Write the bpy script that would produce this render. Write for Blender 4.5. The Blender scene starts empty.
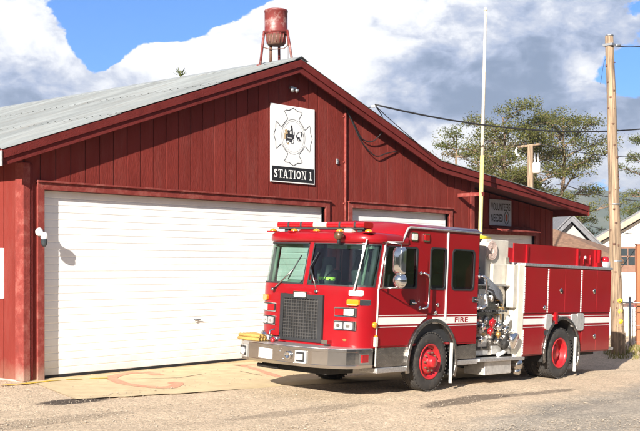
import bpy, bmesh, math, random
from math import sin, cos, pi, radians, sqrt, atan2, tan
from mathutils import Vector, Matrix, noise
from mathutils.geometry import tessellate_polygon
random.seed(7)
S = bpy.context.scene
COL = S.collection

# ------------------------------------------------------------------ camera frame
F = 1100.0; YAW = radians(41.1)
CAM = Vector((-11.86, -17.09, 2.1))
FW = Vector((cos(YAW), sin(YAW), 0)); RT = Vector((sin(YAW), -cos(YAW), 0)); UP = Vector((0, 0, 1))
def at(px, py, z):
    return CAM + (FW*F + RT*(px-320) + UP*(266-py))*(z/F)
def dirpx(px, py):
    return (FW*F + RT*(px-320) + UP*(266-py)).normalized()

# ------------------------------------------------------------------ materials
def newmat(name):
    m = bpy.data.materials.new(name); m.use_nodes = True
    nt = m.node_tree
    return m, nt, nt.nodes['Principled BSDF']
def N(nt, t, **kw):
    n = nt.nodes.new(t)
    for k, v in kw.items():
        if k in n.inputs.keys() if hasattr(n.inputs, 'keys') else False: n.inputs[k].default_value = v
        else: setattr(n, k, v)
    return n
def c4(c): return (c[0], c[1], c[2], 1)
def mul(c, f): return tuple(min(1, x*f) for x in c)
def mat(name, col, rough=.6, metal=0., var=.15, scale=6., stretch=(1,1,1), bump=.0, bscale=60., coat=0., island=0., spec=.5, dirt=None, dirts=.35, dscale=2., rv=.0, grime=None):
    m, nt, b = newmat(name); L = nt.links
    tc = N(nt, 'ShaderNodeTexCoord'); mp = N(nt, 'ShaderNodeMapping'); mp.inputs['Scale'].default_value = stretch
    L.new(tc.outputs['Object'], mp.inputs[0])
    no = N(nt, 'ShaderNodeTexNoise'); no.inputs['Scale'].default_value = scale; no.inputs['Detail'].default_value = 6; no.inputs['Roughness'].default_value = .65
    L.new(mp.outputs[0], no.inputs['Vector'])
    mr = N(nt, 'ShaderNodeMapRange'); mr.inputs[1].default_value = .3; mr.inputs[2].default_value = .7
    mr.inputs[3].default_value = 1-var; mr.inputs[4].default_value = 1+var
    L.new(no.outputs[0], mr.inputs[0])
    val = mr.outputs[0]
    if island:
        g = N(nt, 'ShaderNodeNewGeometry'); r = N(nt, 'ShaderNodeMapRange'); r.inputs[3].default_value = 1-island; r.inputs[4].default_value = 1+island
        L.new(g.outputs['Random Per Island'], r.inputs[0])
        mm = N(nt, 'ShaderNodeMath', operation='MULTIPLY'); L.new(val, mm.inputs[0]); L.new(r.outputs[0], mm.inputs[1]); val = mm.outputs[0]
    hs = N(nt, 'ShaderNodeVectorMath', operation='SCALE'); hs.inputs[0].default_value = col; L.new(val, hs.inputs['Scale'])
    out = hs.outputs[0]
    if dirt:
        n2 = N(nt, 'ShaderNodeTexNoise'); n2.inputs['Scale'].default_value = dscale; n2.inputs['Detail'].default_value = 9; n2.inputs['Roughness'].default_value = .7
        L.new(mp.outputs[0], n2.inputs['Vector'])
        r2 = N(nt, 'ShaderNodeMapRange'); r2.inputs[1].default_value = .5; r2.inputs[2].default_value = .72; r2.inputs[4].default_value = dirts
        L.new(n2.outputs[0], r2.inputs[0])
        mx = N(nt, 'ShaderNodeMix', data_type='RGBA'); L.new(r2.outputs[0], mx.inputs[0]); L.new(out, mx.inputs[6]); mx.inputs[7].default_value = c4(dirt)
        out = mx.outputs[2]
    if grime:          # splash-back and dust near the bottom edge: (z0, z1, colour, amount)
        g_ = N(nt, 'ShaderNodeNewGeometry'); sx = N(nt, 'ShaderNodeSeparateXYZ'); L.new(g_.outputs['Position'], sx.inputs[0])
        n5 = N(nt, 'ShaderNodeTexNoise'); n5.inputs['Scale'].default_value = 3.5; n5.inputs['Detail'].default_value = 9; n5.inputs['Roughness'].default_value = .75; L.new(g_.outputs['Position'], n5.inputs[0])
        ad = N(nt, 'ShaderNodeMath', operation='MULTIPLY_ADD'); L.new(n5.outputs[0], ad.inputs[0]); ad.inputs[1].default_value = (grime[1]-grime[0])*1.6; L.new(sx.outputs[2], ad.inputs[2])
        r5 = N(nt, 'ShaderNodeMapRange'); r5.inputs[1].default_value = grime[0]+(grime[1]-grime[0])*.8; r5.inputs[2].default_value = grime[1]+(grime[1]-grime[0])*.8; r5.inputs[3].default_value = grime[3]; r5.inputs[4].default_value = 0; L.new(ad.outputs[0], r5.inputs[0])
        m5 = N(nt, 'ShaderNodeMix', data_type='RGBA'); L.new(r5.outputs[0], m5.inputs[0]); L.new(out, m5.inputs[6]); m5.inputs[7].default_value = c4(grime[2]); out = m5.outputs[2]
    L.new(out, b.inputs['Base Color'])
    b.inputs['Roughness'].default_value = rough; b.inputs['Metallic'].default_value = metal
    b.inputs['Specular IOR Level'].default_value = spec
    if rv:
        r3 = N(nt, 'ShaderNodeMapRange'); r3.inputs[1].default_value=.3; r3.inputs[2].default_value=.7; r3.inputs[3].default_value = max(0,rough-rv); r3.inputs[4].default_value = rough+rv
        L.new(no.outputs[0], r3.inputs[0]); L.new(r3.outputs[0], b.inputs['Roughness'])
    if coat:
        b.inputs['Coat Weight'].default_value = coat; b.inputs['Coat Roughness'].default_value = .04
    if bump:
        n3 = N(nt, 'ShaderNodeTexNoise'); n3.inputs['Scale'].default_value = bscale; n3.inputs['Detail'].default_value = 5
        L.new(mp.outputs[0], n3.inputs['Vector'])
        bp = N(nt, 'ShaderNodeBump'); bp.inputs['Strength'].default_value = bump; bp.inputs['Distance'].default_value = .02
        L.new(n3.outputs[0], bp.inputs['Height']); L.new(bp.outputs[0], b.inputs['Normal'])
    return m

M = {}
M['siding'] = mat('red_siding', (.185,.031,.024), .8, var=.13, scale=2.2, stretch=(1,1,.22), bump=.4, bscale=45, island=.07, dirt=(.24,.085,.07), dirts=.35, dscale=2.6, spec=.06, grime=(.0,.4,(.28,.16,.11),.5))
M['fascia'] = mat('fascia_red', (.15,.024,.021), .75, var=.3, scale=3, bump=.4, bscale=40, dirt=(.06,.016,.016), dirts=.5, dscale=3, spec=.1)
M['trim'] = mat('trim_red', (.22,.038,.030), .75, var=.25, scale=5, bump=.3, bscale=50, grime=(.0,.35,(.38,.26,.2),.8), dirt=(.36,.22,.18), dirts=.35, dscale=5, spec=.25)
M['soffit'] = mat('soffit_wood', (.10,.022,.022), .8, var=.3, scale=4, bump=.3)
M['door_white'] = mat('white_door_paint', (.86,.86,.84), .45, var=.04, scale=3, dirt=(.66,.63,.58), dirts=.28, dscale=2.5, grime=(-.3,.55,(.50,.42,.32),.5))
M['roof'] = mat('galvanised_roof', (.265,.28,.275), .55, metal=.0, var=.22, scale=1.1, stretch=(.35,3,.35), bump=.1, bscale=20, island=.1, dirt=(.20,.17,.14), dirts=.5, dscale=1.2)
M['black'] = mat('black_rubber', (.018,.018,.02), .6, var=.2)
M['dark'] = mat('dark_interior', (.03,.032,.035), .7, var=.3)
M['under'] = mat('chassis_black', (.02,.019,.018), .75, var=.4, scale=12, dirt=(.09,.07,.05), dirts=.5)
M['paint'] = mat('engine_red_paint', (.262,.0038,.008), .36, var=.06, scale=1.2, coat=.45, dirt=(.20,.012,.012), dirts=.4, dscale=2.2, rv=.06, spec=.2, grime=(.1,.7,(.24,.10,.07),.3))
M['whitep'] = mat('white_paint', (.78,.77,.74), .4, var=.05, coat=.2)
M['cream'] = mat('cream_panel', (.76,.71,.60), .4, var=.08, scale=4, dirt=(.5,.44,.35), dirts=.35, dscale=5)
M['chrome'] = mat('chrome', (.74,.74,.74), .14, metal=1, var=.05)
M['steel'] = mat('stainless_steel', (.56,.54,.52), .12, metal=1, var=.07, scale=5, bump=.03, bscale=12, rv=.06)
M['steeld'] = mat('scuffed_stainless', (.36,.34,.32), .25, metal=.95, var=.2, scale=5, stretch=(1,1,3), dirt=(.14,.11,.09), dirts=.5, dscale=3, rv=.1)
M['tread'] = mat('tread_plate', (.62,.61,.60), .38, metal=.85, var=.25, scale=30, bump=.5, bscale=90)
M['alu'] = mat('dull_aluminium', (.60,.59,.57), .5, metal=.55, var=.2, scale=10, dirt=(.3,.26,.22), dirts=.4, dscale=6)
M['tyre'] = mat('tyre_rubber', (.034,.031,.029), .85, var=.3, scale=12, bump=.3, bscale=80, dirt=(.17,.14,.11), dirts=.5, dscale=5)
M['rim'] = mat('red_rim', (.46,.012,.018), .4, var=.15, scale=12, coat=.4, dirt=(.2,.08,.06), dirts=.3, dscale=9)
M['grid'] = mat('grille_bar', (.11,.105,.10), .45, metal=.6)
M['bronze'] = mat('bronze_lamp', (.16,.09,.05), .35, metal=.6)
M['amber'] = mat('amber_lens', (.80,.24,.01), .15, var=.1, coat=1)
M['redlens'] = mat('red_lens', (.33,.006,.010), .15, var=.25, scale=25, coat=.8)
M['barclear'] = mat('light_bar_centre', (.72,.50,.40), .2, var=.3, scale=30, coat=.8)
M['clear'] = mat('clear_lens', (.72,.70,.60), .12, var=.15, scale=40, coat=1)
M['lamp'] = mat('headlamp_reflector', (.85,.85,.86), .12, metal=.7, var=.2, scale=50, coat=1)
M['seat'] = mat('seat_fabric', (.045,.047,.05), .9, var=.2)
M['dash'] = mat('dash_grey_green', (.13,.16,.13), .7, var=.15)
M['hosey'] = mat('yellow_hose', (.42,.26,.07), .9, var=.25, scale=25, bump=.4)
M['gold'] = mat('brass', (.6,.35,.12), .35, metal=.8)
M['hose_grey'] = mat('grey_hose', (.13,.14,.16), .6, var=.3, scale=20)
M['locker'] = mat('locker_grey_cream', (.58,.54,.46), .5, var=.12, scale=5, dirt=(.36,.31,.25), dirts=.5, dscale=4)
M['flap'] = mat('mud_flap_grey', (.50,.49,.46), .7, var=.15, scale=8, dirt=(.3,.25,.2), dirts=.6, dscale=7)
M['hose_pink'] = mat('hose_reel_coil', (.50,.38,.33), .7, var=.2, scale=20)
M['signw'] = mat('sign_white', (.88,.88,.86), .5, var=.03, dirt=(.6,.58,.54), dirts=.2)
M['signk'] = mat('sign_black', (.015,.015,.017), .5, var=.1)
M['signgrey'] = mat('sign_grey', (.42,.44,.50), .5, var=.1)
M['line'] = mat('sign_line', (.03,.03,.035), .6)
M['tan'] = mat('sign_tan', (.5,.36,.2), .6)
M['conc'] = mat('concrete_slab', (.60,.47,.285), .9, var=.14, scale=3, bump=.25, bscale=70, dirt=(.36,.28,.20), dirts=.35, dscale=1.3, spec=.2)
M['yline'] = mat('yellow_line_paint', (.66,.43,.03), .8, var=.2, scale=20, dirt=(.58,.44,.275), dirts=.9, dscale=6)
M['rline'] = mat('red_mark_paint', (.58,.27,.165), .85, var=.25, scale=14, dirt=(.58,.44,.275), dirts=.95, dscale=5)
M['wood'] = mat('weathered_pole_wood', (.30,.21,.135), .85, var=.75, scale=22, stretch=(1,1,.04), bump=1., bscale=30, dirt=(.09,.06,.045), dirts=.9, dscale=9)
M['cutwood'] = mat('orange_post_wood', (.36,.13,.06), .8, var=.25, scale=4, stretch=(1,1,.2))
M['yel'] = mat('yellow_marker', (.8,.6,.03), .5, var=.05)
M['mast_y'] = mat('mast_yellow', (.55,.46,.19), .5, var=.2, scale=8)
M['mast_w'] = mat('mast_white', (.68,.60,.48), .5, var=.2, scale=8)
M['siren'] = mat('siren_red', (.17,.026,.022), .5, var=.15, scale=6, dirt=(.55,.42,.38), dirts=.75, dscale=3.5)
M['rust'] = mat('rusty_brown', (.12,.055,.035), .75, var=.4, scale=12, dirt=(.22,.16,.12), dirts=.5)
M['wire'] = mat('wire_black', (.02,.02,.022), .6)
M['house'] = mat('white_clapboard', (.78,.77,.73), .7, var=.05)
M['tanf'] = mat('tan_fascia', (.42,.33,.24), .7, var=.15)
M['brownt'] = mat('brown_trim', (.24,.13,.09), .7, var=.15)
M['shingle'] = mat('brown_shingles', (.21,.12,.075), .9, var=.35, scale=7, bump=.5, bscale=12)
M['greyroof'] = mat('grey_shingles', (.17,.17,.18), .9, var=.3, scale=6, bump=.3, bscale=12)
M['ggable'] = mat('grey_gable_siding', (.33,.33,.32), .8, var=.15, scale=3)
M['glassd'] = mat('dark_window_glass', (.04,.05,.055), .12, var=.1)
M['galv'] = mat('galvanised_steel', (.42,.43,.44), .45, metal=.8, var=.15)
M['carred'] = mat('red_car_paint', (.42,.05,.04), .35, var=.05, coat=.6)
M['bark'] = mat('bark', (.20,.14,.095), .95, var=.35, scale=4, stretch=(1,1,.3), bump=.6, bscale=14)
M['rock'] = mat('pale_rock', (.36,.30,.23), .9, var=.3, scale=30, bump=.3)
M['concf'] = mat('foundation', (.36,.33,.29), .9, var=.2, scale=5, bump=.3)

def leafmat(name, a, b_):
    m, nt, b = newmat(name); L = nt.links
    g = N(nt, 'ShaderNodeNewGeometry'); cr = N(nt, 'ShaderNodeValToRGB')
    cr.color_ramp.elements[0].color = c4(a); cr.color_ramp.elements[1].color = c4(b_)
    L.new(g.outputs['Random Per Island'], cr.inputs[0]); L.new(cr.outputs[0], b.inputs['Base Color'])
    b.inputs['Roughness'].default_value = .7; b.inputs['Specular IOR Level'].default_value = .2
    tr = N(nt, 'ShaderNodeBsdfTranslucent'); L.new(cr.outputs[0], tr.inputs[0])
    mx = N(nt, 'ShaderNodeMixShader'); mx.inputs[0].default_value = .3
    L.new(b.outputs[0], mx.inputs[1]); L.new(tr.outputs[0], mx.inputs[2]); L.new(mx.outputs[0], nt.nodes['Material Output'].inputs[0])
    return m
M['leaf'] = leafmat('olive_leaves', (.055,.068,.018), (.19,.18,.052))
M['leaf2'] = leafmat('green_leaves', (.055,.072,.018), (.16,.17,.05))
M['leafb'] = leafmat('brownish_leaves', (.08,.07,.03), (.20,.15,.07))
M['grass'] = leafmat('dry_grass', (.12,.13,.03), (.34,.28,.10))

def glassmat(name, tint, refl=.10):
    m, nt, b = newmat(name); L = nt.links
    t = N(nt, 'ShaderNodeBsdfTransparent'); t.inputs[0].default_value = c4(tint)
    g = N(nt, 'ShaderNodeBsdfGlossy'); g.inputs['Roughness'].default_value = .02; g.inputs[0].default_value = (1,1,1,1)
    fc = N(nt, 'ShaderNodeLayerWeight'); fc.inputs[0].default_value = .5
    pw = N(nt, 'ShaderNodeMath', operation='POWER'); L.new(fc.outputs['Facing'], pw.inputs[0]); pw.inputs[1].default_value = 4.
    lw = N(nt, 'ShaderNodeMapRange'); lw.inputs[3].default_value = .07; lw.inputs[4].default_value = .75; L.new(pw.outputs[0], lw.inputs[0])
    mx = N(nt, 'ShaderNodeMixShader'); L.new(lw.outputs[0], mx.inputs[0]); L.new(t.outputs[0], mx.inputs[1]); L.new(g.outputs[0], mx.inputs[2])
    L.new(mx.outputs[0], nt.nodes['Material Output'].inputs[0]); return m
M['glass'] = glassmat('green_tint_glass', (.66,.86,.78))
M['glassk'] = glassmat('dark_tint_glass', (.16,.18,.18))

# ------------------------------------------------------------------ mesh builder
class MB:
    def __init__(s): s.v = []; s.f = []; s.m = []; s.mats = []; s.cur = 0; s.sm = []; s.smooth = False
    def mat(s, key):
        m = M[key]
        if m not in s.mats: s.mats.append(m)
        s.cur = s.mats.index(m); return s
    def add(s, vs, fs, smooth=None):
        o = len(s.v); s.v += [tuple(p) for p in vs]
        for f in fs:
            s.f.append([i+o for i in f]); s.m.append(s.cur); s.sm.append(s.smooth if smooth is None else smooth)
        return s
    def box(s, a, b, mtx=None):
        x0,y0,z0 = a; x1,y1,z1 = b
        vs = [Vector(p) for p in ((x0,y0,z0),(x1,y0,z0),(x1,y1,z0),(x0,y1,z0),(x0,y0,z1),(x1,y0,z1),(x1,y1,z1),(x0,y1,z1))]
        if mtx: vs = [mtx @ p for p in vs]
        return s.add(vs, [(0,3,2,1),(4,5,6,7),(0,1,5,4),(1,2,6,5),(2,3,7,6),(3,0,4,7)], False)
    def tube(s, pts, r, n=8, caps=True):
        pts = [Vector(p) for p in pts]; rs = r if isinstance(r, (list,tuple)) else [r]*len(pts)
        vs = []; fs = []; prev = None
        for i, p in enumerate(pts):
            d = (pts[min(i+1,len(pts)-1)] - pts[max(i-1,0)]).normalized()
            if prev is None:
                a = d.cross(Vector((0,0,1)) if abs(d.z) < .9 else Vector((1,0,0))).normalized()
            else:
                a = (prev - d*prev.dot(d)).normalized()
            prev = a; b = d.cross(a)
            for k in range(n):
                t = 2*pi*k/n; vs.append(p + (a*cos(t)+b*sin(t))*rs[i])
        for i in range(len(pts)-1):
            for k in range(n):
                fs.append((i*n+k, i*n+(k+1)%n, (i+1)*n+(k+1)%n, (i+1)*n+k))
        s.add(vs, fs, True)
        if caps:
            o = len(s.v)-len(vs)
            s.f.append([o+k for k in range(n)][::-1]); s.m.append(s.cur); s.sm.append(False)
            s.f.append([o+(len(pts)-1)*n+k for k in range(n)]); s.m.append(s.cur); s.sm.append(False)
        return s
    def lathe(s, prof, c, axis, n=24, smooth=True):
        """prof: (r, h) list; axis dir vector"""
        c = Vector(c); d = Vector(axis).normalized()
        a = d.cross(Vector((0,0,1)) if abs(d.z) < .9 else Vector((1,0,0))).normalized(); b = d.cross(a)
        vs = []; fs = []
        for (r, h) in prof:
            for k in range(n):
                t = 2*pi*k/n; vs.append(c + d*h + (a*cos(t)+b*sin(t))*max(r,.0005))
        for i in range(len(prof)-1):
            for k in range(n):
                fs.append((i*n+k, i*n+(k+1)%n, (i+1)*n+(k+1)%n, (i+1)*n+k))
        o = len(s.v); s.add(vs, fs, smooth)
        return s
    def plate(s, loops, fn, th):
        """2D loops (outer, holes...) mapped by fn(p, d) with thickness th"""
        flat = [p for lp in loops for p in lp]
        tri = tessellate_polygon([[Vector((p[0],p[1],0)) for p in lp] for lp in loops])
        n = len(flat)
        vs = [fn(p, 0) for p in flat] + [fn(p, th) for p in flat]
        fs = [tuple(t) for t in tri] + [tuple(i+n for i in reversed(t)) for t in tri]
        o = 0
        for lp in loops:
            k = len(lp)
            for i in range(k):
                j = (i+1) % k; fs.append((o+i, o+j, o+j+n, o+i+n))
            o += k
        return s.add(vs, fs, False)
    def build(s, name, parent=None, bevel=0, seg=2, loc=None, weld=True, each=False):
        if each:      # one object for every connected piece
            par = list(range(len(s.v)))
            def find(a):
                while par[a] != a: par[a] = par[par[a]]; a = par[a]
                return a
            for f in s.f:
                for i in f[1:]: par[find(i)] = find(f[0])
            groups = {}
            for k, f in enumerate(s.f): groups.setdefault(find(f[0]), []).append(k)
            out = []
            for ks in groups.values():
                q = MB(); q.mats = s.mats; ids = {}
                for k in ks:
                    q.f.append([ids.setdefault(i, len(ids)) for i in s.f[k]]); q.m.append(s.m[k]); q.sm.append(s.sm[k])
                q.v = [s.v[i] for i in ids]; out.append(q.build(name, parent, bevel, seg, loc, weld))
            return out[0]
        me = bpy.data.meshes.new(name); me.from_pydata(s.v, [], s.f)
        for m in s.mats: me.materials.append(m)
        me.polygons.foreach_set('material_index', s.m); me.polygons.foreach_set('use_smooth', s.sm)
        bm = bmesh.new(); bm.from_mesh(me)
        if weld: bmesh.ops.remove_doubles(bm, verts=bm.verts, dist=.00005)
        bmesh.ops.delete(bm, geom=[v for v in bm.verts if not v.link_faces], context='VERTS')
        bmesh.ops.recalc_face_normals(bm, faces=bm.faces); bm.to_mesh(me); bm.free(); me.update()
        o = bpy.data.objects.new(name, me); COL.objects.link(o)
        if parent: o.parent = parent
        if loc is not None: o.location = loc
        if bevel:
            b = o.modifiers.new('bevel', 'BEVEL'); b.width = bevel; b.segments = seg; b.limit_method = 'ANGLE'; b.angle_limit = radians(40)
            b.harden_normals = False
        return o
def mb(key, smooth=False):
    b = MB(); b.mat(key); b.smooth = smooth; return b
def tag(o, label=None, cat=None, group=None, kind=None):
    if label: o['label'] = label
    if cat: o['category'] = cat
    if group: o['group'] = group
    if kind: o['kind'] = kind
    return o
def empty(name, loc=(0,0,0), label=None, cat=None, group=None, mtx=None):
    o = bpy.data.objects.new(name, None); COL.objects.link(o); o.empty_display_size = .2
    if mtx is not None: o.matrix_world = mtx
    else: o.location = loc
    return tag(o, label, cat, group)
def rrect(x0, z0, x1, z1, r, n=4):
    pts = []
    for cx, cz, a0 in ((x1-r,z1-r,0),(x0+r,z1-r,90),(x0+r,z0+r,180),(x1-r,z0+r,270)):
        for k in range(n+1):
            a = radians(a0+90*k/n); pts.append((cx+r*cos(a), cz+r*sin(a)))
    return pts
def rpoly(pts, r, n=4):
    """round the corners of a polygon"""
    out = []; k = len(pts)
    for i in range(k):
        p = Vector(pts[i]).to_2d(); a = Vector(pts[i-1]).to_2d(); b = Vector(pts[(i+1)%k]).to_2d()
        da = (a-p).normalized(); db = (b-p).normalized()
        A = p+da*r; B = p+db*r
        for j in range(n+1):
            t = j/n; q = A*(1-t)**2 + p*2*t*(1-t) + B*t*t; out.append((q.x, q.y))
    return out
def ring(outer, inner): return [outer, inner]
def text2d(txt, x0, y0, w, h, off=.0):
    """default font glyphs as a flat mesh scaled into a box"""
    cu = bpy.data.curves.new('glyphs', 'FONT'); cu.body = txt; cu.size = 1; cu.offset = off; cu.resolution_u = 3
    ob = bpy.data.objects.new('glyphs', cu); COL.objects.link(ob)
    dg = bpy.context.evaluated_depsgraph_get(); dg.update(); me = ob.evaluated_get(dg).to_mesh()
    vs = [v.co.copy() for v in me.vertices]; fs = [tuple(p.vertices) for p in me.polygons]
    ob.evaluated_get(dg).to_mesh_clear(); COL.objects.unlink(ob); bpy.data.objects.remove(ob); bpy.data.curves.remove(cu)
    xs = [v.x for v in vs]; ys = [v.y for v in vs]
    mx, Mx, my, My = min(xs), max(xs), min(ys), max(ys)
    return [((v.x-mx)/(Mx-mx)*w+x0, (v.y-my)/(My-my)*h+y0) for v in vs], fs
def ribbon(pts, w, closed=False):
    """flat 2D strip quads along a polyline"""
    P = [Vector(p) for p in pts]; n = len(P); out = []; fs = []
    for i in range(n):
        a = P[i-1] if (i > 0 or closed) else P[i]; b = P[(i+1)%n] if (i < n-1 or closed) else P[i]
        d = (b-a).normalized(); nn = Vector((-d.y, d.x))*w/2
        out += [tuple(P[i]+nn), tuple(P[i]-nn)]
    for i in range(n if closed else n-1):
        j = (i+1)%n; fs.append((2*i, 2*i+1, 2*j+1, 2*j))
    return out, fs

# ------------------------------------------------------------------ terrain
def sm(a, b, x):
    t = max(0, min(1, (x-a)/(b-a))); return t*t*(3-2*t)
def ground_z(x, y):
    xe = max(0., min(x, 13.) - 4.36)
    z = -.0267*xe
    ye = max(-9.5, min(0., y))
    z += .0274*ye*sm(-4, 1.5, x) + .012*ye*(1-sm(-4, 1.5, x))
    near = (x-CAM.x)*FW.x + (y-CAM.y)*FW.y           # bank the road climbs to, under the photographer
    lat = abs((x-CAM.x)*RT.x + (y-CAM.y)*RT.y)
    z += .85*(1-sm(1, 12.5, near)) * (1-sm(30, 80, lat)) if near > -40 else .85*(1-sm(30,80,lat))
    far = sqrt((x-8)**2+(y+3)**2)
    z -= .25*sm(30, 90, far)
    return z
def axis(lo, hi, flo, fhi, step, grow=1.35):
    a = []; x = flo
    while x <= fhi+1e-6: a.append(x); x += step
    s = step; x = flo
    while x > lo: s *= grow; x -= s; a.insert(0, x)
    s = step; x = a[-1]
    while x < hi: s *= grow; x += s; a.append(x)
    return a
xs = axis(-3500, 3500, -4, 24, .16); ys = axis(-3500, 3500, -13, 1, .12)
gm = MB(); M['ground'] = None
def groundmat():
    m, nt, b = newmat('gravel_ground'); L = nt.links
    g = N(nt, 'ShaderNodeNewGeometry'); sp = N(nt, 'ShaderNodeSeparateXYZ'); L.new(g.outputs['Position'], sp.inputs[0])
    def noise_(scale, detail=6, rough=.6, stretch=None, dist=0):
        n = N(nt, 'ShaderNodeTexNoise'); n.inputs['Scale'].default_value = scale; n.inputs['Detail'].default_value = detail; n.inputs['Roughness'].default_value = rough; n.inputs['Distortion'].default_value = dist
        if stretch:
            mp = N(nt, 'ShaderNodeMapping'); mp.inputs['Scale'].default_value = stretch[:3]; mp.inputs['Rotation'].default_value = (0,0,radians(stretch[3])); L.new(g.outputs['Position'], mp.inputs[0]); L.new(mp.outputs[0], n.inputs[0])
        else: L.new(g.outputs['Position'], n.inputs[0])
        return n.outputs[0]
    def rng(v, a, b_, c=0., d=1.):
        r = N(nt, 'ShaderNodeMapRange'); r.inputs[1].default_value=a; r.inputs[2].default_value=b_; r.inputs[3].default_value=c; r.inputs[4].default_value=d; L.new(v, r.inputs[0]); return r.outputs[0]
    def mix(f, a, b_):
        x = N(nt, 'ShaderNodeMix', data_type='RGBA')
        L.new(f, x.inputs[0])
        for i, q in ((6,a),(7,b_)):
            if isinstance(q, tuple): x.inputs[i].default_value = c4(q)
            else: L.new(q, x.inputs[i])
        return x.outputs[2]
    def math_(op, a, b_):
        x = N(nt, 'ShaderNodeMath', operation=op)
        for i, q in ((0,a),(1,b_)):
            if isinstance(q, (int,float)): x.inputs[i].default_value = q
            else: L.new(q, x.inputs[i])
        return x.outputs[0]
    dirt = mix(rng(noise_(.9, 8, .7), .35, .68), (.58,.45,.315), (.47,.365,.255))
    dirt = mix(rng(noise_(1.0, 7, .65, (.22,1.5,1,-6)), .56, .76, 0, .32), dirt, (.24,.18,.13))     # wheel tracks and packed streaks
    dirt = mix(rng(noise_(9, 6, .7, (.6,1.2,1,-6)), .55, .75, 0, .5), dirt, (.58,.46,.33))
    asp = mix(rng(noise_(1.4, 8, .75, (.5,1.4,1,-8)), .35, .65), (.27,.235,.19), (.42,.35,.27))
    # road surface starts beyond a wandering edge
    e = math_('MULTIPLY', sp.outputs[0], .115); e = math_('SUBTRACT', sp.outputs[1], e)      # y - .12x
    e = math_('ADD', e, math_('MULTIPLY', noise_(.7, 6, .7), 2.2))
    road = rng(e, -7.6, -6.9, 1, 0)
    col = mix(road, dirt, asp)
    pave = mix(rng(noise_(2.0, 8, .7), .3, .7), (.045,.045,.045), (.075,.072,.068))       # unseen paved road, made dark to cut light bounced onto walls and truck
    col = mix(rng(e, -11.3, -10.6, 1, 0), col, pave)
    # dark patches with their own outline
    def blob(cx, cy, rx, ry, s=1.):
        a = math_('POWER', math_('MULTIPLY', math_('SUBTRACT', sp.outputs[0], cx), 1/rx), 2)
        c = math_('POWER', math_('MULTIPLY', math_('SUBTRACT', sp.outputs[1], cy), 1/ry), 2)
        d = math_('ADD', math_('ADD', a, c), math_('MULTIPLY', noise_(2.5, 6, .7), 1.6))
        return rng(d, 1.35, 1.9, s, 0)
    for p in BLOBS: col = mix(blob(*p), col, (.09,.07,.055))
    # stones
    v = N(nt, 'ShaderNodeTexVoronoi'); v.inputs['Scale'].default_value = 26; L.new(g.outputs['Position'], v.inputs[0])
    sepc = N(nt, 'ShaderNodeSeparateColor'); L.new(v.outputs['Color'], sepc.inputs[0])
    stone = rng(sepc.outputs[0], 0, 1, .82, 1.2)
    v2 = N(nt, 'ShaderNodeTexVoronoi'); v2.inputs['Scale'].default_value = 75; L.new(g.outputs['Position'], v2.inputs[0])
    sepd = N(nt, 'ShaderNodeSeparateColor'); L.new(v2.outputs['Color'], sepd.inputs[0])
    stone = math_('MULTIPLY', stone, rng(sepd.outputs[0], 0, 1, .78, 1.26))
    sc = N(nt, 'ShaderNodeVectorMath', operation='SCALE'); L.new(col, sc.inputs[0]); L.new(stone, sc.inputs['Scale'])
    L.new(sc.outputs[0], b.inputs['Base Color']); b.inputs['Roughness'].default_value = .95; b.inputs['Specular IOR Level'].default_value = .15
    h = math_('ADD', math_('MULTIPLY', v.outputs['Distance'], -.6), math_('MULTIPLY', v2.outputs['Distance'], -.3))
    h = math_('ADD', h, math_('MULTIPLY', noise_(7, 8, .7), 1.6))
    bp = N(nt, 'ShaderNodeBump'); bp.inputs['Strength'].default_value = .4; bp.inputs['Distance'].default_value = .03
    L.new(h, bp.inputs['Height']); L.new(bp.outputs[0], b.inputs['Normal'])
    return m
def gpt(px, py):
    """ground point seen at a pixel"""
    r = (FW*F + RT*(px-320) + UP*(266-py))/F
    z = 15.
    for _ in range(60):
        p = CAM + r*z; gz = ground_z(p.x, p.y); z += (p.z-gz)/max(.05, -r.z)*.6
    return CAM + r*z
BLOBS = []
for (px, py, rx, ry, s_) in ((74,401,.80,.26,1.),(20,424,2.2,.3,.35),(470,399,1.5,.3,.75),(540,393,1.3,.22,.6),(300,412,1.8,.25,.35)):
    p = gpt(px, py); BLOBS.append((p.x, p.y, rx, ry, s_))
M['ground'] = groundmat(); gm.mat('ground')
vs = []
for y in ys:
    for x in xs:
        z = ground_z(x, y)
        if -6 < x < 26 and -15 < y < 3:
            fade = sm(-.1, -.8, y) if x > -1 else sm(.5,-.5,y)*.9+.1
            keep = 1
            if x < 9: keep = sm(-1.9, -3.0, y)
            a = noise.noise(Vector((x*.5, y*1.3, 0)))*.030 + noise.noise(Vector((x*1.7, y*3.1, 3)))*.014 + noise.noise(Vector((x*6, y*8, 5)))*.006
            z += a*keep*fade
        vs.append((x, y, z))
nx = len(xs)
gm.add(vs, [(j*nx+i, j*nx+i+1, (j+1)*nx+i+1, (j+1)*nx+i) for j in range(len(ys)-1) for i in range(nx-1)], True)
tag(gm.build('ground', weld=False), kind='structure')

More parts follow.
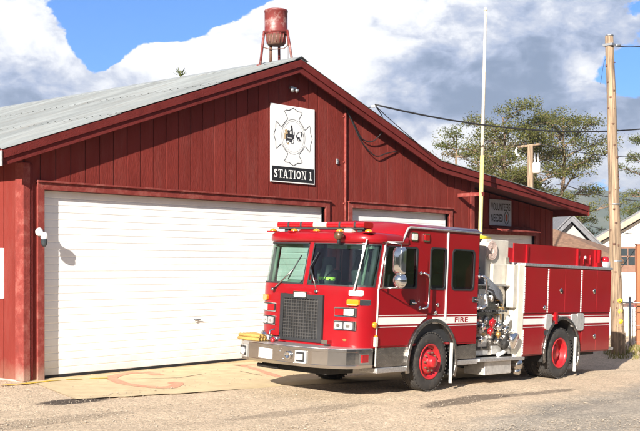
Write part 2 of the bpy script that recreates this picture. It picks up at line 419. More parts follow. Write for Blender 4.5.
# concrete apron and its painted marks
def sheet(name, poly, key, dz, kind='structure', sub=.25):
    b = mb(key)
    tri = tessellate_polygon([[Vector((p[0],p[1],0)) for p in poly]])
    bm = bmesh.new(); vv = [bm.verts.new((p[0],p[1],0)) for p in poly]
    bm.faces.new(vv)
    x0, x1 = min(p[0] for p in poly), max(p[0] for p in poly); y0, y1 = min(p[1] for p in poly), max(p[1] for p in poly)
    k = x0+sub
    while k < x1: bmesh.ops.bisect_plane(bm, geom=bm.verts[:]+bm.edges[:]+bm.faces[:], plane_co=(k,0,0), plane_no=(1,0,0)); k += sub
    k = y0+sub
    while k < y1: bmesh.ops.bisect_plane(bm, geom=bm.verts[:]+bm.edges[:]+bm.faces[:], plane_co=(0,k,0), plane_no=(0,1,0)); k += sub
    bm.verts.ensure_lookup_table(); bm.faces.ensure_lookup_table(); bm.verts.index_update()
    b.add([(v.co.x, v.co.y, ground_z(v.co.x, v.co.y)+dz) for v in bm.verts], [[v.index for v in f.verts] for f in bm.faces]); bm.free()
    return b.build(name)
A = gpt(76,400); B = gpt(38,385); Cc = gpt(300,386)
apoly = [(B.x, -.02), (B.x, B.y), (A.x, A.y)]
for i in range(1, 96):
    t = i/96; x = A.x + (8.6-A.x)*t; apoly.append((x, A.y + (Cc.y-A.y)*((x-A.x)/(Cc.x-A.x)) + noise.noise(Vector((x*2,0,0)))*.05+noise.noise(Vector((x*9,3,0)))*.05))
apoly += [(14.2, -2.2), (14.2, -.02)]
o = sheet('concrete_apron', apoly, 'conc', .014); tag(o, kind='structure')
def strip_world(pts, w, wob=.0):
    P = [Vector((p.x, p.y)) for p in pts]; Q = []
    for i in range(len(P)-1):
        n = max(1, int((P[i+1]-P[i]).length/.12))
        for k in range(n): Q.append(P[i].lerp(P[i+1], k/n))
    Q.append(P[-1])
    L_ = []; R_ = []
    for i, p in enumerate(Q):
        d = (Q[min(i+1,len(Q)-1)]-Q[max(i-1,0)]).normalized(); n = Vector((-d.y,d.x)); ww = w/2*(1+wob*noise.noise(Vector((p.x*5,p.y*5,1))))
        L_.append(p+n*ww); R_.append(p-n*ww)
    return L_, R_
def painted(name, lists, key, dz, w, wob=.6):
    b = mb(key)
    for pts in lists:
        L_, R_ = strip_world([gpt(*q) for q in pts], w, wob)
        vs = []
        for a, c in zip(L_, R_):
            for p in (a, c): vs.append((p.x, p.y, ground_z(p.x,p.y)+dz))
        b.add(vs, [(2*i,2*i+1,2*i+3,2*i+2) for i in range(len(L_)-1)])
    return b.build(name, weld=False)
tag(painted('painted_curve', [[(158,376),(148,373),(128,374),(114,377),(112,380),(122,384),(140,387),(160,388.5),(172,388),(178,385.5),(174,383)]], 'rline', .0182, .21), kind='structure')
tag(painted('painted_arrow', [[(236,365.5),(250,368),(268,374),(280,378)],[(236,366.5),(252,365.5),(268,366.5)]], 'rline', .0182, .17), kind='structure')
tag(painted('yellow_line', [[(0,386.5),(16,385.5),(36,383.6),(48,382.2),(60,381.2)],[(66,380.6),(82,380)],[(90,379.6),(101,379.2),(108,379)]], 'yline', .0222, .10), kind='structure')
tag(painted('pavement_cracks', [[(128,380),(150,379.4),(180,378.6),(196,376),(206,374.4)],[(240,372),(262,376.5)]], 'rust', .0182, .022), kind='structure')

# loose stones in the foreground
gb = mb('rock'); rnd = random.Random(3)
for i in range(6500):
    px = rnd.uniform(-10, 650); py = 431 - (rnd.random()**1.3)*62
    p = gpt(px, py)
    if p.y > -2.3 and p.x < 9 and p.x > -1 and rnd.random() > .10: continue
    r = rnd.uniform(.006, .016)*(1.8 if rnd.random() < .05 else 1)
    vs = [(p.x+r*rnd.uniform(.7,1.3)*dx, p.y+r*rnd.uniform(.7,1.3)*dy, ground_z(p.x,p.y)+r*.55*dz+(.026 if p.y > -2.6 and -1.2 < p.x < 9 else .004)) for dx,dy,dz in ((1,0,0),(0,1,0),(-1,0,0),(0,-1,0),(0,0,1),(0,0,-1))]
    gb.add(vs, [(0,1,4),(1,2,4),(2,3,4),(3,0,4),(1,0,5),(2,1,5),(3,2,5),(0,3,5)])
tag(gb.build('loose_gravel', weld=False), kind='stuff', label='pale loose gravel scattered over the dirt road edge', cat='gravel')

# ------------------------------------------------------------------ fire station
ST = empty('fire_station', (0,0,0), 'red board-sided fire station garage with grey metal gable roof and white overhead doors', 'fire station')
PX, PZ, SL = 6.72, 6.80, .343
KX, KZ = 12.25, 4.90
def roof_z(x):
    if x <= PX: return PZ-(PX-x)*SL
    if x <= KX: return PZ-(x-PX)*(PZ-KZ)/(KX-PX)
    return KZ-(x-KX)*.104
OV = .30; BACK = 17.; EX = -1.02; RX = 20.55
TH = .05     # metal sheet + deck thickness
def boards(b, x0, x1, zlo, zhi, y, skips=(), wd=.335, along='x', face=-1):
    """vertical boards; zlo/zhi functions of x; skips = list of (x0,x1,z0,z1) openings"""
    x = x0; rr = random.Random(int(x0*10)+5)
    while x < x1-.01:
        xe = min(x+wd, x1); g = .022
        segs = [(x+g/2, xe-g/2)]
        for (a, c, z0, z1) in skips:
            ns = []
            for sg_ in segs:
                p, q = sg_[0], sg_[1]
                if len(sg_) > 2: ns.append(sg_); continue
                if q <= a or p >= c: ns.append((p,q)); continue
                if p < a: ns.append((p, a))
                if q > c: ns.append((c, q))
                ns.append((max(p,a), min(q,c), z1))
            segs = ns
        dd = rr.uniform(0, .004)
        for s_ in segs:
            p, q = s_[0], s_[1]; zb = s_[2] if len(s_) > 2 else None
            za = zb if zb is not None else zlo(p)
            pts = []
            for (xx, top) in ((p,0),(q,0),(q,1),(p,1)):
                z = zhi(xx) if top else (zb if zb is not None else zlo(xx)); pts.append((xx, z))
            mid = PX
            if p < PX < q: pts = [pts[0], pts[1], pts[2], (PX, zhi(PX)), pts[3]]
            if pts[2][1]-pts[1][1] < .02 and pts[-1][1]-pts[0][1] < .02: continue
            if along == 'x': fn = lambda t, d: (t[0], y-.016-dd+d, t[1])
            else: fn = lambda t, d: (y-.016-dd+d, t[0], t[1])
            b.plate([pts], fn, .015+dd)
        x = xe
FL = -.75
D1 = (0., 7.88, FL, 3.50); D2 = (8.88, 13.04, FL, 3.52); D3 = (15.70, 19.25, FL, 3.06)
under = lambda x: roof_z(x)-TH-.10
b = mb('siding')
b.smooth = False
boards(b, -.40, 14.22, lambda x: .03, under, 0, [D1, D2])
# backing sheathing behind the boards
def wallplate(b, x0, x1, y, th, holes, key, xk=()):
    b.mat(key)
    top = [(x, under(x)) for x in sorted(set([x0, x1]+[k for k in xk if x0 < k < x1]), reverse=True)]
    b.plate([[(x0, FL), (x1, FL)]+top] if not holes else [outline_with_doors(x0, x1, holes)+top], lambda t, d: (t[0], y+d, t[1]), th)
def outline_with_doors(x0, x1, doors):
    pts = [(x0, FL)]
    for (a, c, z0, z1) in doors: pts += [(a, FL), (a, z1), (c, z1), (c, FL)]
    pts += [(x1, FL)]; return pts
wallplate(b, -.40, 14.22, .004, .16, [D1, D2], 'soffit', (PX, KX))
b.build('front_wall', ST)
b = mb('siding')
boards(b, 14.22, 20.42, lambda x: -.2, under, .92, [D3])
wallplate(b, 14.0, 20.42, .924, .16, [D3], 'soffit', ())
b.build('recessed_wall', ST)
b = mb('siding')
# left side wall facing -X
boards(b, .004, BACK, lambda y: .03, lambda y: 4.02, -.404, wd=.61, along='y')
b.mat('fascia'); b.box((-.40,.165,FL), (-.26,BACK,4.02)); 
b.mat('trim'); b.box((-.405,.12,.03), (-.2,.30,.18))
b.build('side_wall', ST)
b = mb('fascia')
b.box((20.26,1.085,FL), (20.42,BACK,3.9)); b.box((14.06,.165,FL), (14.2,.92,4.4)); b.box((-.26,BACK-.15,FL),(20.09,BACK,3.9))
b.plate([[( -.26,3.9),(20.09,3.9),(20.09,roof_z(20.09)-.15),(KX,KZ-.15),(PX,PZ-.15),(-.26,roof_z(-.26)-.15)]], lambda t,d:(t[0],BACK-.15+d,t[1]), .15)
b.build('rear_wall', ST)
b = mb('dark'); b.box((-.2,7,FL),(20,7.1,3.9)); b.box((-.2,.3,FL),(20,7,-.25)); b.build('inner_partition', ST)
# corner boards, pilaster, conduits
b = mb('trim')
b.box((-.455,-.06,.02), (-.404,.20,3.97)); b.box((-.404,-.06,.02), (-.31,-.022,3.97))
b.box((14.10,-.055,.02), (14.28,-.022,under(14.2)-.02))
b.build('corner_board', ST, bevel=.006, each=True)
b = mb('fascia'); b.box((-.305,-.045,.03), (-.235,-.0225,3.95)); b.build('downspout', ST, bevel=.01)
def door_trim(D, y, sill, hh=.13):
    b = mb('trim'); a, c, z0, z1 = D
    b.box((a-.15, y-.062, sill), (a-.002, y-.024, z1+hh)); b.box((c+.002, y-.062, sill), (c+.15, y-.024, z1+hh))
    b.box((a-.002, y-.064, z1-.0), (c+.002, y-.024, z1+hh)); b.box((a-.17, y-.10, z1+hh), (c+.17, y-.022, z1+hh+.035))
    # jambs going in
    b.box((a-.04, y-.022, sill), (a+.0, y+.16, z1)); b.box((c, y-.022, sill), (c+.04, y+.16, z1)); b.box((a-.04, y-.022, z1), (c+.04, y+.16, z1+.03))
    return b.build('door_trim', ST, bevel=.006)
door_trim(D1, 0, .0); door_trim(D2, 0, -.3); door_trim(D3, .92, -.45)
def overhead_door(D, y, zb, handle=None):
    b = mb('door_white'); a, c, z0, z1 = D
    h = .1375; z = zb+.05; prof = []
    while z < z1+.1:
        prof += [(y+.006, z), (y, z+.012), (y, z+h-.014), (y+.009, z+h-.006)]; z += h
    n = len(prof); vs = []; K = 30
    for q in range(K+1):
        x = a-.03+(c-a+.06)*q/K
        for (yy, zz) in prof: vs.append((x, yy+noise.noise(Vector((x*.8,a,zz*1.3)))*.006+noise.noise(Vector((x*3,a,zz*5)))*.0025, min(zz, z1+.02)))
    b.add(vs, [(k*n+i, k*n+i+1, (k+1)*n+i+1, (k+1)*n+i) for k in range(K) for i in range(n-1)])
    b.mat('black'); b.box((a-.02, y+.002, zb-.0), (c+.02, y+.03, zb+.055))
    d = b.build('garage_door', ST)
    b = mb('galv'); b.box((a+.002, y-.02, zb), (a+.03, y-.003, z1)); b.box((c-.03, y-.02, zb), (c-.002, y-.003, z1)); b.build('door_track', d, each=True)
    if handle:
        b = mb('galv'); hx, hz = handle
        b.box((hx-.06, y-.012, hz-.015), (hx+.06, y-.002, hz+.015)); b.tube([(hx-.08,y-.04,hz-.02),(hx-.02,y-.04,hz+.01),(hx+.09,y-.04,hz)], .010); b.tube([(hx,y,hz),(hx,y-.04,hz)], .008)
        b.build('door_handle', d)
    return d
overhead_door(D1, .085, .02, (3.86, .97)); overhead_door(D2, .085, -.26); overhead_door(D3, 1.01, -.40)
b = mb('conc'); b.box((-.45,-.018,-.9),(14.25,.0,.03)); b.mat('concf')
b.box((-.43,.0,-.9),(-.41,BACK,.03)); b.build('foundation', ST)
# conduit pipe on the front wall, boxes, soffit lamp, staple
b = mb('trim'); b.tube([(8.61,-.05,6.02),(8.61,-.05,2.2)], .028, 10)
for z in (5.7,4.6,3.6,2.6): b.box((8.555,-.06,z),(8.665,-.018,z+.03))
b.build('conduit_pipe', ST)
b = mb('galv'); b.box((8.29,-.05,4.55),(8.35,-.02,4.68)); b.box((8.30,-.062,4.58),(8.34,-.05,4.61)); b.build('switch_box', ST, bevel=.005)
b = mb('galv'); b.box((6.62,-.10,6.16),(6.80,-.03,6.20)); b.lathe([(.0,0),(.035,.0),(.05,.07),(.0,.08)], (6.65,-.09,6.14), (-.4,-.7,-.5), 14); b.lathe([(.0,0),(.035,.0),(.05,.07),(.0,.08)], (6.77,-.09,6.14), (.4,-.7,-.5), 14)
tag(b.build('flood_light'), 'small grey twin floodlight under the roof peak above the sign', 'light')
# roof
def roof_slab(b, zoff0, zoff1, y0, y1, x0=EX, x1=RX):
    top = [(x0, roof_z(x0)+zoff1), (PX, PZ+zoff1), (KX, KZ+zoff1), (x1, roof_z(x1)+zoff1)]
    bot = [(x1, roof_z(x1)+zoff0), (KX, KZ+zoff0), (PX, PZ+zoff0), (x0, roof_z(x0)+zoff0)]
    b.plate([top+bot], lambda t, d: (t[0], y0+d, t[1]), y1-y0)
b = mb('roof'); b.smooth = False
# corrugated sheets, left slope: profile along y, one panel per metre, lapped half way
for row, (xa, xb, lift) in enumerate(((EX-.06, 1.55, 0.0), (1.45, 4.2, .012), (4.1, PX, .024))):
    y = -OV-.03; k = 0
    while y < BACK+.3:
        ye = y+.98; prof = []
        yy = y; 
        while yy <= ye+.02:
            ph = (yy-y)%.2449; hgt = .022 if ph < .05 else 0
            for q, hh in ((0,0),(.02,.022),(.05,.022),(.07,0)):
                prof.append((yy+q, hh))
            yy += .2449
        vs = []; n = len(prof); tl = random.uniform(0,.003)
        for x in (xa, xb):
            for (p, hh) in prof: vs.append((x, p, roof_z(x)+.008+lift+hh+tl+ (k%2)*.004))
        b.add(vs, [(i, i+1, n+i+1, n+i) for i in range(n-1)]); y = ye; k += 1
for y in [i*.5-OV for i in range(36)]:
    b.plate([[(PX,PZ+.006),(KX,KZ+.006),(RX,roof_z(RX)+.006),(RX,roof_z(RX)+.03),(KX,KZ+.03),(PX,PZ+.03)]], lambda t,d:(t[0],y+d,t[1]), .04)
b.plate([[(PX,PZ+.001),(KX,KZ+.001),(RX+.03,roof_z(RX+.03)+.001),(RX+.03,roof_z(RX+.03)+.006),(KX,KZ+.006),(PX,PZ+.006)]], lambda t,d:(t[0],-OV-.04+d,t[1]), BACK+.4)
rf = b.build('roof', ST, weld=False)
b = mb('roof')
b.plate([[(PX-.22,PZ-.22*SL+.058),(PX,PZ+.075),(PX+.22,PZ-.22*SL+.058),(PX+.22,PZ-.22*SL+.048),(PX,PZ+.062),(PX-.22,PZ-.22*SL+.048)]], lambda t,d:(t[0],-OV-.04+d,t[1]), BACK+.5)
b.build('ridge_cap', rf)
b = mb('soffit'); roof_slab(b, -.09, -.002, -OV+.045, BACK+.2); b.build('roof_deck', rf)
b = mb('soffit')
y = 0.9
for k in range(24):
    b.box((EX+.05, y, roof_z(EX)-.20),( -.42, y+.05, roof_z(EX)-.07)); y += .65
b.build('rafter_tail', rf, each=True)
# rake fascia: two stepped boards
def rake(b, z0, z1, y0, y1):
    top = [(EX, roof_z(EX)+z1), (PX, PZ+z1), (KX, KZ+z1), (RX, roof_z(RX)+z1)]
    bot = [(RX, roof_z(RX)+z0), (KX, KZ+z0), (PX, PZ+z0), (EX, roof_z(EX)+z0)]
    b.plate([top+bot], lambda t, d: (t[0], y0+d, t[1]), y1-y0)
b = mb('fascia'); rake(b, -.165, -.004, -OV-.02, -OV+.040); b.build('rake_board', rf, bevel=.006)
b = mb('fascia'); rake(b, -.295, -.168, -OV+.012, -OV+.060); b.build('lower_rake_board', rf, bevel=.006)
b = mb('fascia')
b.box((EX-.04,-OV-.02,roof_z(EX)-.20),(EX,BACK,roof_z(EX)-.01)); b.box((RX,-OV-.02,roof_z(RX)-.31),(RX+.05,BACK,roof_z(RX)-.006)); b.build('eave_board', rf, bevel=.006, each=True)
b = mb('alu'); b.box((EX-.062,-OV-.035,roof_z(EX)-.30),(EX-.042,-OV+.06,roof_z(EX)-.03)); b.build('gutter_end', rf)
# slanted board over the third door, added to catch a sunlit strip
b = mb('trim')
b.plate([[(0,0),(0,.035),(-.42,-.10),(-.42,-.135)]], lambda t,d:(16.6+d, .90+t[0], 3.28+t[1]), 2.3)
b.build('light_catch_board', ST)

# ---- station sign
sg = empty('station_sign', (6.0,-.02,4.0), 'tall white sign with a cross outline above a black band reading STATION 1', 'sign')
W_, H_ = 1.48, 1.76; BH = .36
b = mb('signw'); b.box((0,-.035,0),(W_,-.003,H_)); b.build('panel', sg, bevel=.004)
b = mb('signk'); b.box((.03,-.040,.03),(W_-.03,-.0352,BH)); b.build('name_band', sg)
b = mb('signw')
def put2d(b, vf, y): b.add([(p[0], y, p[1]) for p in vf[0]], vf[1])
# serif capitals: strokes with slab ends
def serif_text(b, txt, x0, y0, h, adv, y):
    x = x0
    def q(pts): b.add([(x+p[0]*h, y, y0+p[1]*h) for p in pts], [tuple(range(len(pts)))])
    for ch in txt:
        w = .66
        if ch == 'T':
            q([(.25,0),(.41,0),(.41,1),(.25,1)]); q([(0,.9),(.66,.9),(.66,1),(0,1)]); q([(0,.74),(.06,.74),(.09,.9),(0,.9)]); q([(.60,.74),(.66,.74),(.66,.9),(.57,.9)]); q([(.15,0),(.51,0),(.51,.07),(.15,.07)])
        elif ch == 'A':
            q([(.28,1),(.40,1),(.14,0),(.06,0)]); q([(.30,1),(.42,1),(.68,0),(.50,0)]); q([(.18,.3),(.52,.3),(.52,.38),(.18,.38)]); q([(-.03,0),(.23,0),(.23,.07),(-.03,.07)]); q([(.43,0),(.75,0),(.75,.07),(.43,.07)]); w = .74
        elif ch == 'I':
            q([(.10,0),(.26,0),(.26,1),(.10,1)]); q([(0,0),(.36,0),(.36,.07),(0,.07)]); q([(0,.93),(.36,.93),(.36,1),(0,1)]); w = .38
        elif ch == '1':
            q([(.12,0),(.28,0),(.28,1),(.12,1)]); q([(0,0),(.40,0),(.40,.07),(0,.07)]); q([(0,.82),(.12,.88),(.12,1),(.10,1)]); w = .4
        elif ch == 'N':
            q([(.08,0),(.15,0),(.15,1),(.08,1)]); q([(.58,0),(.65,0),(.65,1),(.58,1)]); q([(.08,1),(.24,1),(.65,0),(.52,0)]); q([(-.02,0),(.25,0),(.25,.07),(-.02,.07)]); q([(-.02,.93),(.15,.93),(.15,1),(-.02,1)]); q([(.48,.93),(.75,.93),(.75,1),(.48,1)]); w = .76
        elif ch in 'SO':
            vf = text2d(ch, x, y0, h*(.52 if ch=='S' else .68), h, .025); put2d(b, vf, y); w = .56 if ch=='S' else .72
        else: w = .3
        x += (w+adv)*h
    return x
xend = serif_text(MB().mat('signw'), 'STATION 1', 0, 0, 1, .09, 0)
hh = .225; sc_ = (W_-.18)/xend
tmp = MB().mat('signw'); serif_text(tmp, 'STATION 1', 0, 0, 1, .09, 0)
b.add([(.09+v[0]*sc_, -.0420-(i%7)*.00002, .10+v[2]*hh*0.86) for i, v in enumerate(tmp.v)], tmp.f)
b.build('lettering', sg, weld=False)
b = mb('line')
cx, cy = W_/2, (BH+H_)/2+.0; R = .64
def cross_pts():
    pts = []
    for k in range(4):
        a0 = k*pi/2
        loc = [(-.29,.60),(-.34,.70),(-.47,.86),(-.36,.90),(-.22,.90),(-.10,.96),(0,1.0),(.10,.96),(.22,.90),(.36,.90),(.47,.86),(.34,.70),(.29,.60)]
        for (u_, v_) in reversed(loc):
            x = u_*cos(a0)-v_*sin(a0); y = u_*sin(a0)+v_*cos(a0); pts.append((cx+x*R*1.02, cy+y*R*1.03))
        for t in (.25,.5,.75):
            aa = a0+pi/2+ (-.45 + t*.9) - pi/4*0
            ang = a0+pi/2+radians(26)+radians(38)*t; pts.append((cx+cos(ang)*R*.66, cy+sin(ang)*R*.66))
    return pts
put2d(b, ribbon(cross_pts(), .017, True), -.0375)
for rr_, ww in ((.62,.007),(.55,.004)):
    put2d(b, ribbon([(cx+cos(t*pi/24)*R*rr_, cy+sin(t*pi/24)*R*rr_) for t in range(48)], ww, True), -.0378)
rr = random.Random(11)
def dab(x, y, w, h, a=0):
    c_, s_ = cos(a), sin(a); put2d(b, ([(cx+R*1.3*(x+p*c_-q*s_), cy+R*1.3*(y+p*s_+q*c_)) for p,q in ((-w,-h),(w,-h),(w,h),(-w,h))], [(0,1,2,3)]), -.0381-rr.random()*.0008)
# little engraving: a pumper with its crew and a helmet
for (x,y,w,h,a) in ((-.13,.02,.10,.05,0),(-.17,-.08,.12,.03,0),(-.05,.12,.03,.12,.1),(-.08,.27,.035,.04,0),(-.2,.1,.05,.07,.2),(-.02,0,.05,.06,0),(-.11,-.14,.05,.02,0),(-.1,.18,.07,.012,.6),(.2,-.02,.06,.03,.2),(.27,-.07,.05,.02,-.4),(.33,.08,.02,.07,.3),(.13,.03,.02,.04,0),(-.27,-.02,.03,.1,0),(.03,.1,.015,.05,0)): dab(x,y,w,h,a)
for (x,y,r_) in ((-.24,-.13,.06),(-.05,-.13,.06),(.28,.02,.14)):
    put2d(b, ribbon([(cx+R*1.3*x+cos(t*pi/8)*R*1.3*r_, cy+R*1.3*y+sin(t*pi/8)*R*1.3*r_) for t in range(13 if r_>.1 else 16)], .014, r_<.1), -.0385)
b.mat('tan')
for (x,y,w,h,a) in ((-.29,.12,.05,.06,.3),(-.33,.0,.04,.08,0),(-.22,-.2,.04,.02,0)): dab(x,y,w,h,a)
b.build('emblem', sg, weld=False)

# ---- grey lettered sign under the lean-to roof
s2 = empty('lettered_sign', (16.50,.89,3.33), 'grey VOLUNTEERS NEEDED sign with an oval badge under the dark low eave', 'sign')
w2, h2 = 1.25, .80
b = mb('signgrey'); b.box((0,-.03,0),(w2,0,h2)); b.build('panel', s2, bevel=.004)
b = mb('signk'); 
put2d(b, text2d('VOLUNTEERS', .08, .47, 1.09, .22, .01), -.033); put2d(b, text2d('NEEDED', .08, .12, .68, .23, .01), -.033)
put2d(b, ribbon([(.96+.13*cos(t*pi/12), .25+.19*sin(t*pi/12)) for t in range(24)], .03, True), -.033)
b.mat('redlens'); put2d(b, ([(.96+.07*cos(t*pi/6), .25+.11*sin(t*pi/6)) for t in range(12)], [tuple(range(12))]), -.034)
b.build('lettering', s2, weld=False)

# ---- notice board edge on the left side wall
b = mb('signw'); b.box((-.46,.60,1.50),(-.42,1.5,2.43)); b.mat('signk'); 
nb = b.build('notice_board', bevel=.004); tag(nb, 'white notice board on the side wall at the left corner', 'notice board')

# ---- jamb security lamp
lp = empty('wall_lamp', (-.11,-.06,2.66), 'small white security lamp on the trim left of the big white door', 'lamp')
b = mb('whitep'); b.lathe([(.0,0),(.075,.0),(.08,.03),(.05,.05),(0,.05)], (-.02,0,.06), (0,-1,0), 18); b.tube([(-.02,-.03,.06),(.0,-.07,.05),(.03,-.10,.0)], .025, 10); b.build('bracket', lp)
b = mb('whitep'); b.lathe([(.0,.07),(.04,.07),(.06,.04),(.065,-.02),(.058,-.05)], (.03,-.10,-.02), (0,0,1), 18); b.build('head', lp)
b = mb('glassd'); b.lathe([(.055,-.05),(.06,-.10),(.05,-.16),(.025,-.19),(0,-.19)], (.03,-.10,-.02), (0,0,1), 18); b.build('lens', lp)

# ---- rooftop siren
SY = .47
si = empty('siren', (PX,SY,PZ), 'faded red drum siren on three legs at the roof peak', 'siren')
def inroof(x, y): return (x, y, roof_z(PX+x)-PZ+.02)
b = mb('siren'); b.lathe([(0,1.24),(.262,1.24),(.275,1.225),(.275,1.19),(.268,1.185),(.268,.76),(.275,.75),(.275,.70),(.235,.69),(.235,.66)], (0,0,0), (0,0,1), 36); b.build('drum', si)
b = mb('rust'); b.lathe([(.232,.69),(.228,.60),(.205,.46),(.19,.43),(0,.43)], (0,0,0), (0,0,1), 30)
b.mat('siren')
for k in range(16):
    a = 2*pi*k/16; b.tube([(.24*cos(a),.24*sin(a),.68),(.208*cos(a),.208*sin(a),.46)], .012, 5)
b.build('intake_cage', si)
for (tx,ty,bx,by) in ((-.20,.19,-.25,.27),(.10,-.26,.12,-.40),(.20,.10,.28,.16)):
    b = mb('siren'); b.tube([(tx,ty,.76),(bx,by,roof_z(PX+bx)-PZ+.05)], .030, 8); b.box((bx-.06,by-.06,roof_z(PX+bx)-PZ+.02),(bx+.06,by+.06,roof_z(PX+bx)-PZ+.06)); b.build('leg', si)
b = mb('rust'); b.tube([(-.2,.28,.40),(-.1,.1,.33),(.05,-.2,.33),(.12,-.26,.42),(.12,-.26,.70)], .012, 6); b.tube([(.12,-.27,.6),(.12,-.27,.02)], .006, 5)
b.tube([(-.05,.12,.44),(-.05,.12,.05)], .035, 8); b.build('cable', si)

# ---- radio mast
ms = empty('radio_mast', (13.30,-.78,-.3), 'thin tall white and yellow mast fixed to the station corner by a bracket', 'mast')
b0 = Vector((0,0,0)); lean = Vector((.34,-.10,9.6))
def mp_(t): 
    z = t; return Vector((.36*z/9*1.0, -.02*z/9, z))
b = mb('mast_y'); b.tube([mp_(0), mp_(3.0), mp_(5.4)], .055, 10); b.build('lower_pole', ms)
b = mb('mast_w'); b.tube([mp_(5.4), mp_(7.6), mp_(9.35)], [.048,.042,.034], 10); b.lathe([(0,0),(.045,0),(.05,.05),(.02,.10),(0,.10)], mp_(9.35), (0,0,1), 10); b.build('upper_pole', ms)
b = mb('trim'); q = mp_(4.35); b.box((q.x-.04,q.y-.06,q.z-.05),(q.x+.06,q.y+.06,q.z+.05)); b.box((q.x-.03,q.y+.06,q.z-.045),(q.x+.05,.735,q.z+.045)); b.build('bracket', ms)

# ------------------------------------------------------------------ fire engine (local X runs to the rear, Y to its left side, Z up; origin under the right front wheel)
def camv(v): return RT*v[0]+UP*v[1]+FW*v[2]
tx = camv((960,-39,1100)).normalized()
ty = camv((-1100,40,960)); ty = (ty-tx*ty.dot(tx)).normalized()
tz = tx.cross(ty)
TO = CAM + (FW*F + RT*110 + UP*(266-391.5))*(19.8/F)
TM = Matrix.Translation(TO) @ Matrix((( tx.x,ty.x,tz.x),(tx.y,ty.y,tz.y),(tx.z,ty.z,tz.z))).to_4x4()
TR = empty('fire_engine', label='red pumper fire engine with white side stripe parked before the station', cat='fire engine', mtx=TM)
Wd = 2.5
def sd(s, off=0.):
    if s == 0: return lambda t, d: (t[0], off+d, t[1])
    return lambda t, d: (t[0], Wd-off-d, t[1])
AR = .775; AC = .53
def arc(cx, r, z0, rev=False, n=20, z1=None):
    a0 = math.asin((z0-AC)/r); a1 = pi-a0 if z1 is None else pi-math.asin((z1-AC)/r)
    pts = [(cx+r*cos(a0+(a1-a0)*i/n), AC+r*sin(a0+(a1-a0)*i/n)) for i in range(n+1)]
    return pts[::-1] if rev else pts
ZB = .83
# --- cab side skins
cab = mb('paint')
sidepoly = [(1.45,ZB)] + arc(0, AR, ZB) + [(-1.62,ZB), (-1.62,1.80), (-1.46,2.64), (-.99,2.66), (-.86,2.90), (1.45,2.93)]
win1 = rpoly([(-1.535,1.86),(-.56,1.86),(-.56,2.56),(-1.415,2.56)], .06)
win2 = rrect(-.13,1.85,.34,2.58,.07); win3 = rrect(.55,1.84,1.27,2.58,.09)
for s in (0,1): cab.plate([sidepoly, win1[::-1], win2[::-1], win3[::-1]], sd(s), .05)
# rear wall, floor, roofs
cab.box((1.40,.05,ZB),(1.45,Wd-.05,2.9)); cab.box((-1.6,.05,ZB),(1.4,Wd-.05,ZB+.04))
# front grid
def plan(n1=7, n2=12):
    pts = []
    for i in range(n1+1):
        a = radians(-90-90*i/n1); pts.append((-1.62+.40*cos(a), .42+.42*sin(a)))
    for i in range(1, n2):
        y = .42+(Wd-.84)*i/n2; pts.append((-2.02-.075*(1-((y-1.25)/.83)**2), y))
    for i in range(n1+1):
        a = radians(-180-90*i/n1); pts.append((-1.62+.40*cos(a), Wd-.42+.42*sin(a)))
    return pts
PL = plan()
# insert divider columns round the middle
ymid = 1.25
PLm = []
for p in PL:
    if abs(p[1]-ymid) < .01 and p[0] < -2: PLm += [(p[0], ymid-.045), (p[0], ymid+.045)]
    else: PLm.append(p)
def fpt(p, z, out=0.):
    k = .215*max(0, z-1.80)
    # normal outwards in plan
    cx = -1.62; 
    if p[1] < .42: c_ = Vector((-1.62,.42))
    elif p[1] > Wd-.42: c_ = Vector((-1.62,Wd-.42))
    else: c_ = Vector((p[0]+1, p[1]))
    n = (Vector(p)-c_).normalized()
    q = Vector(p)+n*out
    return (q.x+k*(1 if True else 0), q.y, z)
rows = [ZB, 1.0, 1.3, 1.6, 1.78, 1.85, 2.05, 2.3, 2.50, 2.585, 2.62]
nC = len(PLm); vs = [fpt(p, z) for z in rows for p in PLm]
fs = []; gl = []; mi = [i for i,p in enumerate(PLm) if abs(p[1]-(ymid-.045)) < 1e-4 and p[0] < -2][0]
i0, i1 = 1, nC-2
for r in range(len(rows)-1):
    for i in range(nC-1):
        isw = 5 <= r <= 8 and i0 <= i < i1 and i != mi
        (gl if isw else fs).append((r*nC+i, r*nC+i+1, (r+1)*nC+i+1, (r+1)*nC+i))
cab.add(vs, fs, True)
cabo = cab.build('cab', TR)
cabo.data.materials.append(M['dark'])
g = mb('glass', True); g.add([fpt(p, z, -.012) for z in rows for p in PLm], gl, True); 
# drop unused verts by rebuilding
ws = g.build('windshield', TR)
gk = mb('black')
def seam(pts, w, out0, out1):
    for a, c in zip(pts[:-1], pts[1:]): pass
for (ia, ib) in ((i0, mi), (mi+1, i1)):
    for (za, zb) in ((1.85,1.875),(2.56,2.585)):
        v = []; n = ib-ia+1
        for z in (za, zb):
            for i in range(ia, ib+1): v.append(fpt(PLm[i], z, .004))
        gk.add(v, [(k, k+1, n+k+1, n+k) for k in range(n-1)])
    for i in (ia, ib):
        dd = .02 if i == ia else -.02
        p = Vector(PLm[i]); nx_ = Vector(PLm[i+1 if i==ia else i-1]); t = (nx_-p).normalized()*.025
        zs = [1.85,2.05,2.3,2.5,2.585]; v = []
        for z in zs: v += [fpt(tuple(p), z, .004), fpt(tuple(p+t), z, .004)]
        gk.add(v, [(2*k,2*k+1,2*k+3,2*k+2) for k in range(len(zs)-1)])
gk.build('gasket', ws)
